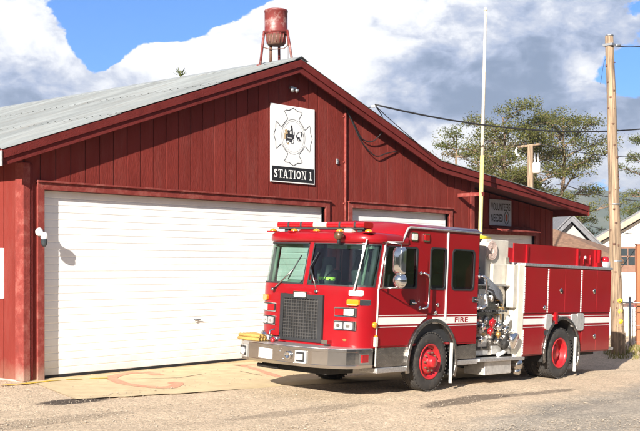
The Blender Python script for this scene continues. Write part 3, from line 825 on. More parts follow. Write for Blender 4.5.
# inner black pillars seen through the glass
pk = mb('dark')
for (x, y) in ((-1.72,.10),(-1.72,Wd-.10)):
    pk.tube([(x-.02,y,1.80),(x+.16,y,2.60)], .055, 8)
pk.mat('dash')
for (x, y) in ((-1.80,.20),(-1.80,Wd-.22)):
    pk.tube([(x-.02,y,1.80),(x+.14,y,2.60)], .03, 8)
pk.mat('dash'); pk.box((-1.7,.1,2.50),(-1.45,1.1,2.56)); pk.box((-1.7,1.4,2.50),(-1.45,2.4,2.56))
pk.build('inner_pillar', TR, each=True)
# visor band + low roof + raised roof
rf_ = mb('paint')
def offs(z, o): return [fpt(p, 2.62, o) for p in PLm]
lev = [(2.60, .0), (2.605,.03), (2.66,.038), (2.72,.028), (2.755,.0), (2.775,-.06), (2.785,-.20)]
v = []
for (z, o) in lev:
    for p in PLm:
        q = fpt(p, 2.60, o); v.append((q[0], q[1], z))
fsv = [(r*nC+i, r*nC+i+1, (r+1)*nC+i+1, (r+1)*nC+i) for r in range(len(lev)-1) for i in range(nC-1)]
rf_.add(v, fsv, True)
last = [v[(len(lev)-1)*nC+i] for i in range(nC)]
rf_.add(last+[(-.85,Wd-.18,2.785),(-.85,.18,2.785)], [tuple(range(nC+2))])
# low roof side shoulders back to the step
for s in (0,1):
    f = sd(s, -.0)
    pr = [(.0,2.60),(-.03,2.605),(-.038,2.66),(-.028,2.72),(0,2.755),(.06,2.775),(.20,2.785)]
    vv = []
    for x in (-1.46,-.86):
        for (o, z) in pr: vv.append((x, o, z) if s == 0 else (x, Wd-o, z))
    n = len(pr); rf_.add(vv, [(k,k+1,n+k+1,n+k) for k in range(n-1)], True)
# raised roof: profile along x with crowned section
def section(x, zt, zb):
    pts = []
    for (y, z) in ((-.012,zb),(-.012,zt-.075),(.02,zt-.035),(.09,zt),(.6,zt+.03),(1.25,zt+.045),(1.9,zt+.03),(Wd-.09,zt),(Wd-.02,zt-.035),(Wd+.012,zt-.075),(Wd+.012,zb)):
        pts.append((x, y, z))
    return pts
secs = [section(-1.05,2.775,2.60), section(-.98,2.83,2.64), section(-.84,2.965,2.86), section(-.74,2.985,2.88), section(1.46,3.0,2.90)]
n = 11; vv = [p for s_ in secs for p in s_]
rf_.add(vv, [(r*n+k, r*n+k+1, (r+1)*n+k+1, (r+1)*n+k) for r in range(len(secs)-1) for k in range(n-1)]+[tuple(range(n)), tuple(range(4*n,5*n))], True)
rf_.build('cab_roof', TR)
# drip moulding along the step
dr = mb('alu')
for s in (0,1):
    f = sd(s, -.022)
    dr.tube([f(p,0) for p in ((-1.46,2.63),(-1.02,2.65),(-.87,2.89),(-.80,2.915),(1.46,2.925))], .020, 6)
dr.build('drip_moulding', TR, each=True)
pl = mb('whitep')
for s in (0,1):
    f = sd(s, -.008); pl.tube([f(p,0) for p in ((-1.47,2.60),(-1.625,1.80),(-1.635,.52))], .014, 6)
pl.build('pillar_trim', TR, each=True)
# --- doors (proud panels with their windows)
def cabdoor(name, poly, win, s, hpos, label=None):
    d = mb('paint'); d.plate([poly, win[::-1]], sd(s, -.012), .012)
    o = d.build(name, TR, bevel=.004)
    k = mb('black')
    inner = [(p[0]*1+(0), p[1]) for p in win]
    cx = sum(p[0] for p in win)/len(win); cz = sum(p[1] for p in win)/len(win)
    wo = [(cx+(p[0]-cx)*1.05, cz+(p[1]-cz)*1.045) for p in win]; wi = [(cx+(p[0]-cx)*.955, cz+(p[1]-cz)*.96) for p in win]
    k.plate([wo, wi[::-1]], sd(s, -.020), .018); k.build('window_seal', o)
    q = mb('glassk' if (s == 0 or name == 'rear_door') else 'glass'); q.add([sd(s, .006)(p,0) for p in wo], [tuple(range(len(wo)))]); q.build('window_glass', o)
    h = mb('black'); f = sd(s, -.03)
    hx, hz = hpos
    h.box(tuple(min(a,b_) for a,b_ in zip(f((hx-.07,hz-.05),0), f((hx+.07,hz+.05),.03))), tuple(max(a,b_) for a,b_ in zip(f((hx-.07,hz-.05),0), f((hx+.07,hz+.05),.03))))
    h.mat('chrome'); h.tube([f((hx-.05,hz),-.02), f((hx+.06,hz-.01),-.03)], .016, 6)
    h.build('door_latch', o, bevel=.006)
    return o
fd = [(-.24, AC+math.sqrt(.80**2-.24**2))] 
def doorarc(x0, x1, n=14):
    out = []
    a0 = math.acos(x0/.81); a1 = math.acos(x1/.81)
    return [(.81*cos(a0+(a1-a0)*i/n), AC+.81*sin(a0+(a1-a0)*i/n)) for i in range(n+1)]
fdoor = doorarc(-.22, -.745) + [(-1.60,.86),(-1.60,1.80),(-1.445,2.60),(-.50,2.60),(-.22,2.35)]
rdoor = [(.42,1.24),(.42,2.86),(1.42,2.86),(1.42,.86),(.765,.86)] + doorarc(.73,.42,8)[:-1]
for s in (0,1):
    cabdoor('front_door', fdoor, win1, s, (-.66,1.60))
    cabdoor('rear_door', rdoor, win3, s, (1.32,1.66))
# fixed middle window
for s in (0,1):
    cx, cz = .105, 2.215
    wo = [(cx+(p[0]-cx)*1.08, cz+(p[1]-cz)*1.045) for p in win2]; wi = [(cx+(p[0]-cx)*.93, cz+(p[1]-cz)*.96) for p in win2]
    k = mb('black'); k.plate([wo, wi[::-1]], sd(s, -.016), .016); k.mat('glassk'); k.add([sd(s,.006)(p,0) for p in wo], [tuple(range(len(wo)))]); k.build('side_window', TR)
# door split strip, grab handles and their dark pockets
for s in (0,1):
    f = sd(s, -.02)
    k = mb('whitep'); k.box(*[tuple(fn(a,b_) for a,b_ in zip(f((.372,1.30),0), f((.398,2.88),.02))) for fn in (min,max)]); k.build('hinge_strip', TR)
    for (hx, z0, z1) in ((-.33,1.50,2.12),(1.55,1.50,2.10)):
        k = mb('chrome'); o_ = -.11
        pts = [(hx-.09,z1,-.0),(hx-.07,z1,o_*.8),(hx-.0,z1-.03,o_),(hx+.03,z1-.10,o_),(hx+.03,z0+.10,o_),(hx,z0+.03,o_),(hx-.07,z0,o_*.8),(hx-.09,z0,0)]
        k.tube([sd(s)( (a,z), 0) if False else ((a, q, z) if s == 0 else (a, Wd-q, z)) for (a,z,q) in pts], .019, 8)
        for z in (z0,z1): k.lathe([(0,0),(.035,0),(.035,.012),(0,.012)], (hx-.09, -.001 if s==0 else Wd+.001, z), (0,-1 if s==0 else 1,0), 12)
        k.build('grab_handle', TR)
    k = mb('black'); k.plate([rpoly([(-.46,1.44),(-.26,1.50),(-.24,2.0),(-.34,2.16),(-.46,2.0)], .05)], sd(s,-.006), .006); k.build('handle_recess', TR)
    for (x, z) in ((.12,1.56),(.07,1.42)):
        k = mb('steel'); k.lathe([(0,0),(.04,0),(.03,.02),(0,.025)], (x, -.001 if s==0 else Wd+.001, z), (0,-1 if s==0 else 1,0), 14); k.build('latch', TR)
    # square lamps high on the side
    for (x0, key) in ((-.66,'clear'),(-.30,'redlens')):
        k = mb('chrome'); k.plate([rrect(x0-.09,2.68,x0+.09,2.83,.02)], sd(s,-.02), .02); k.mat(key); k.plate([rrect(x0-.07,2.70,x0+.07,2.81,.02)], sd(s,-.034), .013)
        k.build('side_lamp', TR)
# --- lower stainless skirts and steps
for s in (0,1):
    k = mb('steeld'); k.plate([[( -1.62,.50),(-1.62,ZB-.004)]+[(p[0],p[1]) for p in arc(0,AR,.50,False,30) if p[0]<0 and p[1]<ZB-.004]], sd(s,-.004), .03)
    k.plate([[(1.45,ZB-.004),(1.45,.55)]+[(p[0],p[1]) for p in arc(0,AR,.55,False,30) if p[0]>0 and p[1]<ZB-.004]], sd(s,-.004), .03); k.build('lower_skirt', TR, each=True)
    k = mb('tread'); 
    a = sd(s,-.03)((-1.62,.40),0); c = sd(s,.35)((-.74,.49),0); k.box(tuple(map(min,a,c)), tuple(map(max,a,c)))
    a = sd(s,-.03)((.74,.44),0); c = sd(s,.35)((1.48,.53),0); k.box(tuple(map(min,a,c)), tuple(map(max,a,c))); k.build('cab_step', TR, each=True, bevel=.008)
# --- wheel arches: flare ring and liner
def flare(cx, s, zlo0=.18, zlo1=.40):
    f = sd(s,-.045)
    aa = [radians(-22)+ (pi+radians(35))*i/28 for i in range(29)]
    outer = [(cx+.785*cos(t), AC+.785*sin(t)) for t in aa]; inner = [(cx+.715*cos(t), AC+.715*sin(t)) for t in aa]
    k = mb('steeld'); k.plate([outer+inner[::-1]], f, .05); o = k.build('wheel_arch_flare', TR, bevel=.01)
    k = mb('under'); vv = []
    for y in (.004,.55):
        for (x,z) in inner: vv.append(sd(s)((x,z),0)[:1]+((y if s==0 else Wd-y),z))
    n = len(inner); k.add(vv, [(i,i+1,n+i+1,n+i) for i in range(n-1)], True); k.build('liner', o)
for s in (0,1):
    flare(0, s); flare(4.73, s)
    for x in (.625, 5.355):
        k = mb('flap'); a = sd(s,-.03)((x,.12),0); c = sd(s,.03)((x+.018,.86),0); k.box(tuple(map(min,a,c)), tuple(map(max,a,c))); k.build('mud_flap', TR)
# --- painted stripes
def stripe(x0, x1, zs, s, cut=None):
    k = mb('whitep')
    for (a, c) in zs: k.plate([[(x0,a),(x1,a),(x1,c),(x0,c)]], sd(s,-.0155), .0035)
    return k
for s in (0,1):
    zs = [(1.175,1.188),(1.222,1.345),(1.372,1.385)]
    k = mb('whitep')
    for (a, c) in zs:
        # front part stops on the arch
        xa = lambda z: -math.sqrt(max(0,.81**2-(z-AC)**2)) if z-AC < .81 else -.2
        xr = lambda z: math.sqrt(max(0,.81**2-(z-AC)**2)) if z-AC < .81 else .0
        k.plate([[(-1.60,a),(min(-.0,xa(a)),a),(min(-.0,xa(c)),c),(-1.60,c)]], sd(s,-.0155), .0035)
        k.plate([[(max(.42,xr(a)),a),(1.42,a),(1.42,c),(max(.42,xr(c)),c)]], sd(s,-.0155), .0035)
        if c > 1.34: k.plate([[(-.0,a),(.42,a),(.42,c),(-.0,c)]], sd(s,-.0035), .0035)
    o = k.build('cab_stripe', TR, weld=False)
    k = mb('redlens'); vf = text2d('FIRE', .68, 1.236, .44, .096, .02)
    vv = [((p[0], -.0175, p[1]) if s == 0 else (1.80-p[0], Wd+.0175, p[1])) for p in vf[0]]; k.add(vv, vf[1]); k.build('lettering', o, weld=False)
# --- front face
FX = -2.075
def fbox(b, y0, z0, y1, z1, th=.03, lift=0., r=0.):
    if not r and y1-y0 > .16:
        n_ = int((y1-y0)/.10)+1
        for i_ in range(n_): fbox(b, y0+(y1-y0)*i_/n_, z0, y0+(y1-y0)*(i_+1)/n_, z1, th, lift)
        return
    pts = rrect(y0,z0,y1,z1,r,3) if r else [(y0,z0),(y1,z0),(y1,z1),(y0,z1)]
    def fn(t, d):
        y = t[0]
        if y < .42: base = -1.62-sqrt(max(0,.40**2-(.42-y)**2*.907))
        elif y > Wd-.42: base = -1.62-sqrt(max(0,.40**2-(y-Wd+.42)**2*.907))
        else: base = -2.02-.075*(1-((y-1.25)/.83)**2)
        return (base-lift-d, y, t[1])
    b.plate([pts], fn, th)
G0, G1, GZ0, GZ1 = .80, 1.80, .87, 1.68
gr = mb('black'); 
for (a,b_,c,d) in ((G0,GZ0,G0+.09,GZ1),(G1-.09,GZ0,G1,GZ1),(G0+.09,GZ1-.08,G1-.09,GZ1),(G0+.09,GZ0,G1-.09,GZ0+.05)): fbox(gr,a,b_,c,d,.045)
gr.mat('black'); fbox(gr, G0+.05, GZ0+.02, G1-.05, GZ1-.05, .012, .004)
gro = gr.build('grille', TR, bevel=.005)
k = mb('grid')
for i in range(14):
    y = G0+.11+(G1-G0-.22)*i/13; fbox(k, y-.005, GZ0+.05, y+.005, GZ1-.08, .018, .020)
for i in range(12):
    z = GZ0+.09+(GZ1-GZ0-.20)*i/11; fbox(k, G0+.09, z-.007, G1-.09, z+.006, .012, .024)
k.build('grille_mesh', gro)
k = mb('chrome'); fbox(k, 1.13,1.61,1.45,1.73,.07,0,.015); k.mat('clear'); fbox(k, 1.16,1.63,1.42,1.71,.012,.07,.01); k.build('grille_lamp', TR)
for (c_, sgn) in ((.37,-1),(2.13,1)):
    k = mb('chrome'); fbox(k, c_-.20,1.34,c_+.20,1.50,.035,0,.015); fbox(k, c_-.20,1.11,c_+.20,1.27,.035,0,.015)
    k.mat('black'); fbox(k, c_-.18,1.355,c_+.18,1.485,.006,.035); fbox(k, c_-.185,1.12,c_+.185,1.26,.006,.035)
    bez = k.build('lamp_bezel', TR, bevel=.004)
    k = mb('redlens'); fbox(k, c_-(.0 if sgn<0 else .17), 1.365, c_+(.17 if sgn<0 else .0), 1.475, .02,.04,.01); k.build('warning_lamp', bez)
    k = mb('clear'); fbox(k, c_+(-.17 if sgn<0 else .01), 1.365, c_+(-.01 if sgn<0 else .17), 1.475, .02,.04,.01); k.build('clear_lamp', bez)
    for q in (-.09,.09):
        k = mb('lamp'); fbox(k, c_+q-.075,1.13,c_+q+.075,1.25,.018,.04,.02); k.mat('chrome'); fbox(k, c_+q-.03,1.165,c_+q+.03,1.215,.012,.058,.015); k.build('headlight', bez)
    k = mb('amber'); fbox(k, (.14 if sgn<0 else 2.18), 1.535, (.32 if sgn<0 else 2.36), 1.64,.05,0,.03)
    if sgn < 0: k.mat('chrome'); fbox(k, .03+.0,1.545,.13,1.64,.03,0,.01)
    k.build('turn_signal', TR)
    k = mb('steel'); fbox(k, (.62 if sgn<0 else 1.86), .855, (.74 if sgn<0 else 1.95), .93,.12,0,.01); k.build('step_bracket', TR)
k = mb('whitep'); fbox(k, .10,1.70,.30,1.79,.03,0,.015); k.build('marker_lamp', TR)
k = mb('amber'); k.lathe([(0,0),(.055,0),(.05,.03),(0,.04)], (-1.70,-.01,1.22), (-.2,-1,0), 14); k.lathe([(0,0),(.03,0),(.03,.03),(0,.035)], (-1.66,-.01,1.02),(0,-1,0),12); k.mat('clear'); k.box((-1.70,-.05,.86),(-1.64,-.005,1.02)); k.build('side_marker', TR, each=True)
# small oval badge
k = mb('gold'); fbox(k, .33,.93,.41,.97,.006,0,.03); k.build('badge', TR)
# --- bumper
bp_pl = [(-1.74,-.03),(-2.20,-.03),(-2.36,.03),(-2.56,.26),(-2.66,.52),(-2.70,.9),(-2.71,1.25),(-2.70,1.6),(-2.66,1.98),(-2.56,2.24),(-2.36,2.47),(-2.20,Wd+.03),(-1.74,Wd+.03)]
bp_pl = [bp_pl[0]] + [tuple(p) for p in bp_pl[1:-1]] + [bp_pl[-1]]
k = mb('steel'); lv = [(.50,-.012),(.505,.0),(.55,.004),(.555,0),(.77,0),(.775,.006),(.815,.006),(.822,0)]
v = []; cc = Vector((-1.9,1.25)); nB = len(bp_pl)
for (z, o_) in lv:
    for i, p in enumerate(bp_pl):
        a = Vector(bp_pl[max(0,i-1)]); c = Vector(bp_pl[min(nB-1,i+1)]); t = (c-a).normalized(); nn = Vector((-t.y*-1, t.x*-1)) if False else Vector((-t.y, t.x))
        if nn.x > 0 and abs(nn.x) > .3: nn = -nn
        if abs(nn.x) <= .3: nn = Vector((0,-1)) if p[1] < 1 else Vector((0,1))
        q = Vector(p)+nn*o_; v.append((q.x, q.y, z))
k.add(v, [(r*nB+i, r*nB+i+1, (r+1)*nB+i+1, (r+1)*nB+i) for r in range(len(lv)-1) for i in range(nB-1)])
bu = k.build('bumper', TR); 
k = mb('tread'); k.plate([[p for p in bp_pl]+[( -1.74, 2.2),(-2.0,2.1),(-2.08,1.25),(-2.0,.4),(-1.74,.3)]], lambda t,d:(t[0],t[1],.8225+d), .006)
k.build('bumper_deck', bu)
k = mb('under'); k.plate([[(p[0]+.02, .01+p[1]*.992) for p in bp_pl]], lambda t,d:(t[0],t[1],.50+d), .02); k.box((-2.3,.5,.36),(-1.6,2.0,.50)); k.tube([(-2.45,1.45,.42),(-2.45,1.95,.42)], .035, 8); k.box((-2.52,1.1,.44),(-2.2,1.25,.5)); k.build('underside', bu)
def bbox_(b, y0, z0, y1, z1, th, lift=0., r=.01):
    def xat(y):
        pp = bp_pl[1:-1]
        for a, c in zip(pp[:-1], pp[1:]):
            if min(a[1],c[1]) <= y <= max(a[1],c[1]): return a[0]+(c[0]-a[0])*(y-a[1])/(c[1]-a[1])
        return -2.2
    xa, xb = xat(y0), xat(y1)
    fn = lambda t, d: (xa+(xb-xa)*(t[0]-y0)/(y1-y0)-lift-d, t[0], t[1])
    b.plate([rrect(y0,z0,y1,z1,r,3)], fn, th)
k = mb('whitep'); bbox_(k, 1.38,.575,1.70,.745,.008,.006); k.build('licence_plate', bu)
for (y0,y1,m_) in ((.62,.84,1),(2.02,2.40,2)):
    k = mb('alu'); bbox_(k, y0,.555,y1,.765,.03,.003); k.mat('black'); bbox_(k, y0+.03,.58,y1-.03,.74,.004,.0325); o = k.build('bumper_lamp', bu, bevel=.004)
    k = mb('clear')
    if m_ == 1: bbox_(k, y0+.055,.61,y1-.055,.71,.02,.036)
    else: bbox_(k, y0+.21,.61,y1-.05,.71,.02,.036); k.mat('lamp'); bbox_(k, y0+.04,.60,y0+.18,.72,.025,.036,.04)
    k.build('lens', o)
k = mb('chrome'); k.lathe([(0,.0),(.05,.0),(.065,.02),(.07,.05),(.045,.055),(.02,.03),(0,.03)], (-2.69,1.00,.665), (-1,0,0), 20); k.lathe([(0,0),(.012,0),(.012,.02),(0,.02)], (-2.70,1.2,.72),(-1,0,0),8); k.lathe([(0,0),(.012,0),(.012,.02),(0,.02)], (-2.70,1.12,.60),(-1,0,0),8); k.build('horn_grommet', bu, each=True)
k = mb('chrome'); k.box((-2.08,-.045,.58),(-1.86,-.028,.75)); k.mat('redlens'); k.box((-2.05,-.062,.60),(-1.89,-.044,.73)); k.build('corner_marker', bu)
# --- light bar, beacons, spot lamp
LX = -1.62
lb = mb('redlens'); segs = [(.26,.46),(.47,.80),(.81,1.10),(1.42,1.70),(1.71,2.00),(2.01,2.28)]
def lbseg(b, y0, y1, key, x=LX):
    b.mat(key); b.plate([rrect(x-.13,2.855,x+.13,2.955,.035,4)], lambda t,d:(t[0], y0+d, t[1]), y1-y0)
for a, c in segs: lbseg(lb, a, c, 'redlens')
o = lb.build('light_bar', TR)
lb = MB(); lbseg(lb, 1.105, 1.415, 'barclear'); lb.build('clear_lens', o)
lb = MB()
for y in (.465,.805,1.705,2.005): lbseg(lb, y-.02, y+.02, 'dark', LX)
lb.mat('dark'); lb.box((LX-.10,.28,2.830),(LX+.10,2.26,2.857)); 
for y in (.4,2.1): lb.box((LX-.06,y-.05,2.775),(LX+.06,y+.05,2.835))
lb.v = [(p[0]-.004 if p[0]<LX else p[0]+.004, p[1], p[2]+(.003 if p[2]>2.95 else 0)) for p in lb.v]
lb.build('frame', o)
for y in (.14,.72,1.25,1.78,2.36):
    k = mb('paint'); x = -1.83 if .2<y<2.3 else -1.76
    k.box((x-.08,y-.08,2.765),(x+.08,y+.08,2.785)); k.mat('amber'); k.lathe([(.065,0),(.062,.02),(.04,.04),(0,.05)], (x,y,2.785), (0,0,1), 16); k.build('clearance_lamp', TR)
k = mb('cream'); k.box((-1.76,.52,2.785),(-1.62,.68,2.84)); k.build('roof_bracket', TR)
k = mb('bronze'); k.lathe([(0,0),(.06,0),(.075,.04),(.065,.12),(.0,.13)], (-2.10,.56,2.70), (1,0,.1), 16); k.mat('black'); k.tube([(-2.04,.56,2.69),(-2.04,.56,2.56)], .03, 8); k.build('spot_lamp', TR)
# --- wipers, antenna rod
for (y, m_) in ((2.0,1),(.97,-1)):
    k = mb('steeld')
    base = fpt((-2.05,y),1.74,.03)
    if m_ == 1: tip = fpt((-2.07,1.55),2.12,.05)
    else: tip = fpt((-2.07,1.18),2.16,.05)
    k.tube([base, tip], .014, 6); mid = Vector(tip)
    k.mat('black'); 
    if m_ == 1: k.tube([fpt((-2.07,1.66),1.93,.03), tip, fpt((-2.07,1.44),2.36,.03)], .011, 6)
    else: k.tube([fpt((-2.07,1.10),1.90,.03), tip, fpt((-2.07,1.06),2.42,.03)], .011, 6)
    k.mat('steeld'); k.lathe([(0,0),(.03,0),(.03,.04),(0,.04)], base, (-1,0,0), 10); k.build('wiper', TR)
k = mb('whitep'); k.tube([fpt((-1.98,.22),1.80,.06), fpt((-1.98,.14),2.66,.04)], .013, 6); k.build('marker_rod', TR)
# --- mirrors
for s in (0,):
    sg_ = -1 if s == 0 else 1; y0 = 0 if s == 0 else Wd
    mo = mb('steeld'); ym = y0+sg_*.30; xm = -1.42
    mo.tube([(-1.55,y0,2.62),(-1.56,y0+sg_*.12,2.62),(xm,ym,2.60),(xm,ym,2.50)], .013, 8); mo.tube([(-1.62,y0,1.84),(xm-.1,ym*.8+y0*.2,1.86),(xm,ym,1.86),(xm,ym,1.98)], .013, 8); mo.tube([(-1.56,y0+sg_*.10,2.62),(-1.62,y0+sg_*.10,1.85)], .010, 6)
    moo = mo.build('mirror_arm', TR)
    mo = mb('chrome', True)
    mm_ = rrect(-.115,2.08,.115,2.55,.06,5)
    v = []; lv_ = [(0,1.0),(.04,.99),(.075,.93),(.10,.80),(.112,.55),(.116,.2)]
    for (dx, sc2) in lv_:
        for (a, z) in mm_: v.append((xm-dx, ym+a*sc2, 2.315+(z-2.315)*sc2))
    n = len(mm_); mo.add(v, [(r*n+i, r*n+(i+1)%n, (r+1)*n+(i+1)%n, (r+1)*n+i) for r in range(len(lv_)-1) for i in range(n)], True)
    mo.add(v[-n:], [tuple(range(n))]); mo.mat('glassd'); mo.add([(xm+.002,p[1],p[2]) for p in v[:n]], [tuple(range(n))])
    mo.build('mirror', moo)
    mo = mb('chrome', True); mo.lathe([(.0,-.135),(.06,-.125),(.105,-.09),(.13,-.04),(.135,0),(.13,.01),(0,.012)], (xm+.01,ym,1.985), (1,0,0), 24); mo.build('convex_mirror', moo)
# --- wheels
def wheel(x, ycen, sgn, front):
    w = empty('wheel'); w.parent = TR; w.location = (x, ycen, .535)
    t = mb('tyre', True); R_ = .535; hw = .145
    prof = [(.30,-hw+.02),(.34,-hw+.0),(.43,-hw-.006),(.495,-hw+.004),(.522,-hw+.02),(R_,-hw+.045)]
    for g_ in range(4):
        h = -hw+.07+g_*.055; prof += [(R_,h-.02),(R_-.012,h-.015),(R_-.012,h-.005),(R_,h)]
    prof += [(R_,hw-.045),(.522,hw-.02),(.495,hw-.004),(.43,hw+.006),(.34,hw),(.30,hw-.02)]
    t.lathe(prof, (0,0,0), (0,1,0), 48)
    # tread blocks cut along the shoulders
    for q in range(44):
        a = 2*pi*q/44
        for hh_ in (-hw+.012, hw-.012):
            m_ = Matrix.Rotation(a, 4, 'Y')
            t.box((-.016,hh_-.012,.520),(.016,hh_+.012,.5345), m_)
    t.build('tyre', w)
    r_ = mb('rim', True); o_ = sgn
    if front: pr = [(.318,.135),(.325,.15),(.30,.152),(.285,.10),(.265,.075),(.235,.07),(.225,.10),(.20,.125),(.11,.135),(.105,.17),(.10,.23),(.085,.25),(0,.252)]
    else: pr = [(.318,.135),(.325,.15),(.30,.152),(.288,.10),(.282,-.02),(.262,-.055),(.225,-.065),(.17,-.06),(.165,-.03),(.15,.03),(.13,.05),(0,.055)]
    r_.lathe([(a, h) for a,h in pr], (0,0,0), (0,o_,0), 36); r_.build('rim', w)
    n_ = mb('rim' if not front else 'rust', True); rr_ = .17 if front else .215; hh0 = .128 if front else -.065
    for q in range(10):
        a = 2*pi*q/10; n_.lathe([(0,0),(.018,0),(.018,.035),(.012,.04),(0,.04)], (rr_*cos(a), o_*hh0, rr_*sin(a)), (0,o_,0), 6, False)
    if front: 
        for q in range(10):
            a = 2*pi*(q+.5)/10; n_.mat('under'); n_.lathe([(0,0),(.022,0),(.022,.004),(0,.004)], (.25*cos(a), o_*.0715, .25*sin(a)), (0,o_,0), 10, False)
    n_.build('lug_nuts', w)
    k = mb('under'); k.lathe([(0,0),(.29,0),(.29,.02),(0,.02)], (0,-o_*.12,0), (0,o_,0), 24); k.build('brake_drum', w)
wheel(0, .165, -1, True); wheel(0, Wd-.165, 1, True)
wheel(4.73, .165, -1, False); wheel(4.73, Wd-.165, 1, False); wheel(4.73, .50, -1, False); wheel(4.73, Wd-.50, 1, False)
# --- chassis
k = mb('under')
k.box((-1.9,.75,.50),(6.9,.90,.80)); k.box((-1.9,1.6,.50),(6.9,1.75,.80)); k.tube([(0,.3,.53),(0,2.2,.53)], .07, 10); k.tube([(4.73,.3,.53),(4.73,2.2,.53)], .08, 10); k.lathe([(0,-.2),(.16,-.15),(.2,0),(.16,.15),(0,.2)], (4.73,1.25,.52), (0,1,0), 16)
k.box((-1.2,.9,.42),(1.1,1.6,.9)); k.box((1.3,.4,.35),(3.0,2.1,.60)); k.box((-.75,.56,.7),(.75,1.94,1.3)); k.box((-.5,.62,.36),(.2,.72,.5)); k.tube([(.9,.55,.42),(2.6,.55,.42)], .08, 8); k.box((3.1,.3,.42),(3.9,2.2,.55)); k.box((5.6,.3,.42),(6.8,2.2,.6)); k.build('chassis', TR)
# --- interior
k = mb('dark'); k.box((-1.55,.06,ZB+.05),(1.38,Wd-.06,ZB+.4)); k.box((-.30,.06,1.2),(-.22,2.44,1.9)); k.build('cab_floor', TR, each=True)
k = mb('dash'); k.plate([[( -2.02,1.3),(-2.02,1.76),(-1.85,1.86),(-1.55,1.82),(-1.45,1.6),(-1.45,1.3)]], lambda t,d:(t[0]+.12,.42+d,t[1]), 1.66); k.box((-1.62,1.65,1.80),(-1.46,2.1,1.92)); k.build('dashboard', TR, bevel=.02)
k = mb('black'); 
k.lathe([(.20,0),(.225,.015),(.20,.03),(.19,.015),(.20,0)], (-1.25,1.95,1.80), (-.6,0,1), 28); k.tube([(-1.45,1.95,1.62),(-1.24,1.95,1.80)], .03, 8); k.tube([(-1.25-.0,1.75,1.81),(-1.25,2.15,1.81)], .012, 6); k.build('steering_wheel', TR)
for (x, y, fl) in ((-.85,.55,1),(-.85,1.95,1),(.95,.6,1),(.95,1.9,1),(.95,1.25,1)):
    k = mb('seat'); k.box((x-.28,y-.26,1.30),(x+.25,y+.26,1.46)); k.box((x+.14,y-.25,1.44),(x+.28,y+.25,2.12)); k.box((x+.15,y-.14,2.14),(x+.27,y+.14,2.36)); k.build('seat', TR, bevel=.04)
k = mb('dark'); k.box((-1.1,.9,1.2),(.4,1.6,1.72)); k.build('engine_cover', TR, bevel=.05)
k = mb('dark'); k.tube([(-.75,1.1,1.7),(-.75,1.1,2.1),(-.74,1.12,2.4)], [.13,.17,.08], 10); k.tube([(-.70,.85,1.7),(-.72,.85,2.25)], [.15,.10], 10); k.box((-.7,.45,2.2),(-.6,1.3,2.5)); k.build('equipment_rack', TR, bevel=.02)
# --- pump module behind the cab (X 1.5 .. 2.93)
P0, P1 = 1.56, 2.92
k = mb('steeld'); k.plate([[(P0,.56),(P1,.56),(P1,1.92),(P0,1.92)]], sd(0,.20), .02); k.plate([[(P0,.56),(P1,.56),(P1,1.92),(P0,1.92)]], sd(1,.20), .02); k.box((P0,.23,.56),(P0+.03,Wd-.23,1.92)); k.box((P1-.03,.23,.56),(P1,Wd-.23,2.5))
pm = k.build('pump_panel', TR)
k = mb('tread'); k.box((P0,.10,1.925),(P1,Wd-.1,1.955)); k.build('pump_deck', pm)
k = mb('locker'); 
k.box((2.14,.30,1.96),(2.975,Wd-.3,2.84)); k.box((2.30,.22,1.957),(2.90,.298,2.36)); k.box((P1-.16,.02,1.50),(P1-.002,.19,2.36))
ho = k.build('hose_locker', pm, bevel=.012)
# reel with coiled hose
rl = mb('alu', True); rl.lathe([(0,0),(.2,0),(.2,.02),(0,.02)], (2.30,.292,2.62), (0,-1,0), 30); rl.mat('hose_pink')
for q in range(5): 
    r0 = .18-q*.028; rl.tube([Vector((2.30,.262,2.62))+Vector((1,0,0))*r0*cos(t*pi/14)+Vector((0,0,1))*r0*sin(t*pi/14) for t in range(29)], .016, 6, False)
rl.build('hose_reel', pm)
# crosslay hoses, dark bundle by the cab
k = mb('black', True); rr = random.Random(5)
for q in range(14):
    y0 = .32+rr.random()*.25; z0 = 2.0+rr.random()*.42; x0 = 1.60+rr.random()*.22
    k.tube([(x0,y0,z0),(x0+.05,y0-.06,z0+rr.uniform(-.1,.15)),(x0+.12,y0+.1,z0+rr.uniform(-.15,.1)),(x0+.2,y0+.35,z0)], rr.uniform(.022,.045), 7)
k.mat('galv')
k.tube([(1.7,.22,2.25),(1.72,.2,2.1),(1.7,.25,1.98)], .04, 8)
k.build('hose_bundle', pm)
k = mb('yel', True); k.tube([(1.98,.40,2.87),(2.2,.40,2.87),(2.46,.42,2.87)], .035, 8); k.build('monitor_cap', pm)
k = mb('hose_grey', True)
for q in range(5):
    k.tube([(1.62+.05*q,.30,2.22-.06*q),(1.95+.05*q,.12,2.06-.065*q),(2.35+.03*q,.10,1.84-.05*q),(2.62,.20,1.74-.05*q)], .034, 8)
k.build('crosslay_hose', pm, each=True)
# gauges
def disc(b, x, z, r, y=.20, d=.03): b.lathe([(0,0),(r,0),(r,d*.7),(r*.85,d),(0,d)], (x,y,z), (0,-1,0), 18)
gpos = [(1.72,1.72,.05),(1.86,1.72,.05),(2.02,1.70,.09),(2.24,1.70,.09),(2.42,1.72,.05),(2.55,1.72,.05),(1.80,1.52,.045),(1.95,1.50,.045),(2.46,1.55,.045)]
for (x,z,r) in gpos:
    k = mb('chrome'); disc(k, x, z, r); k.mat('whitep'); k.lathe([(0,0),(r*.78,0),(0,.002)], (x,.168,z), (0,-1,0), 16); k.build('gauge', pm)
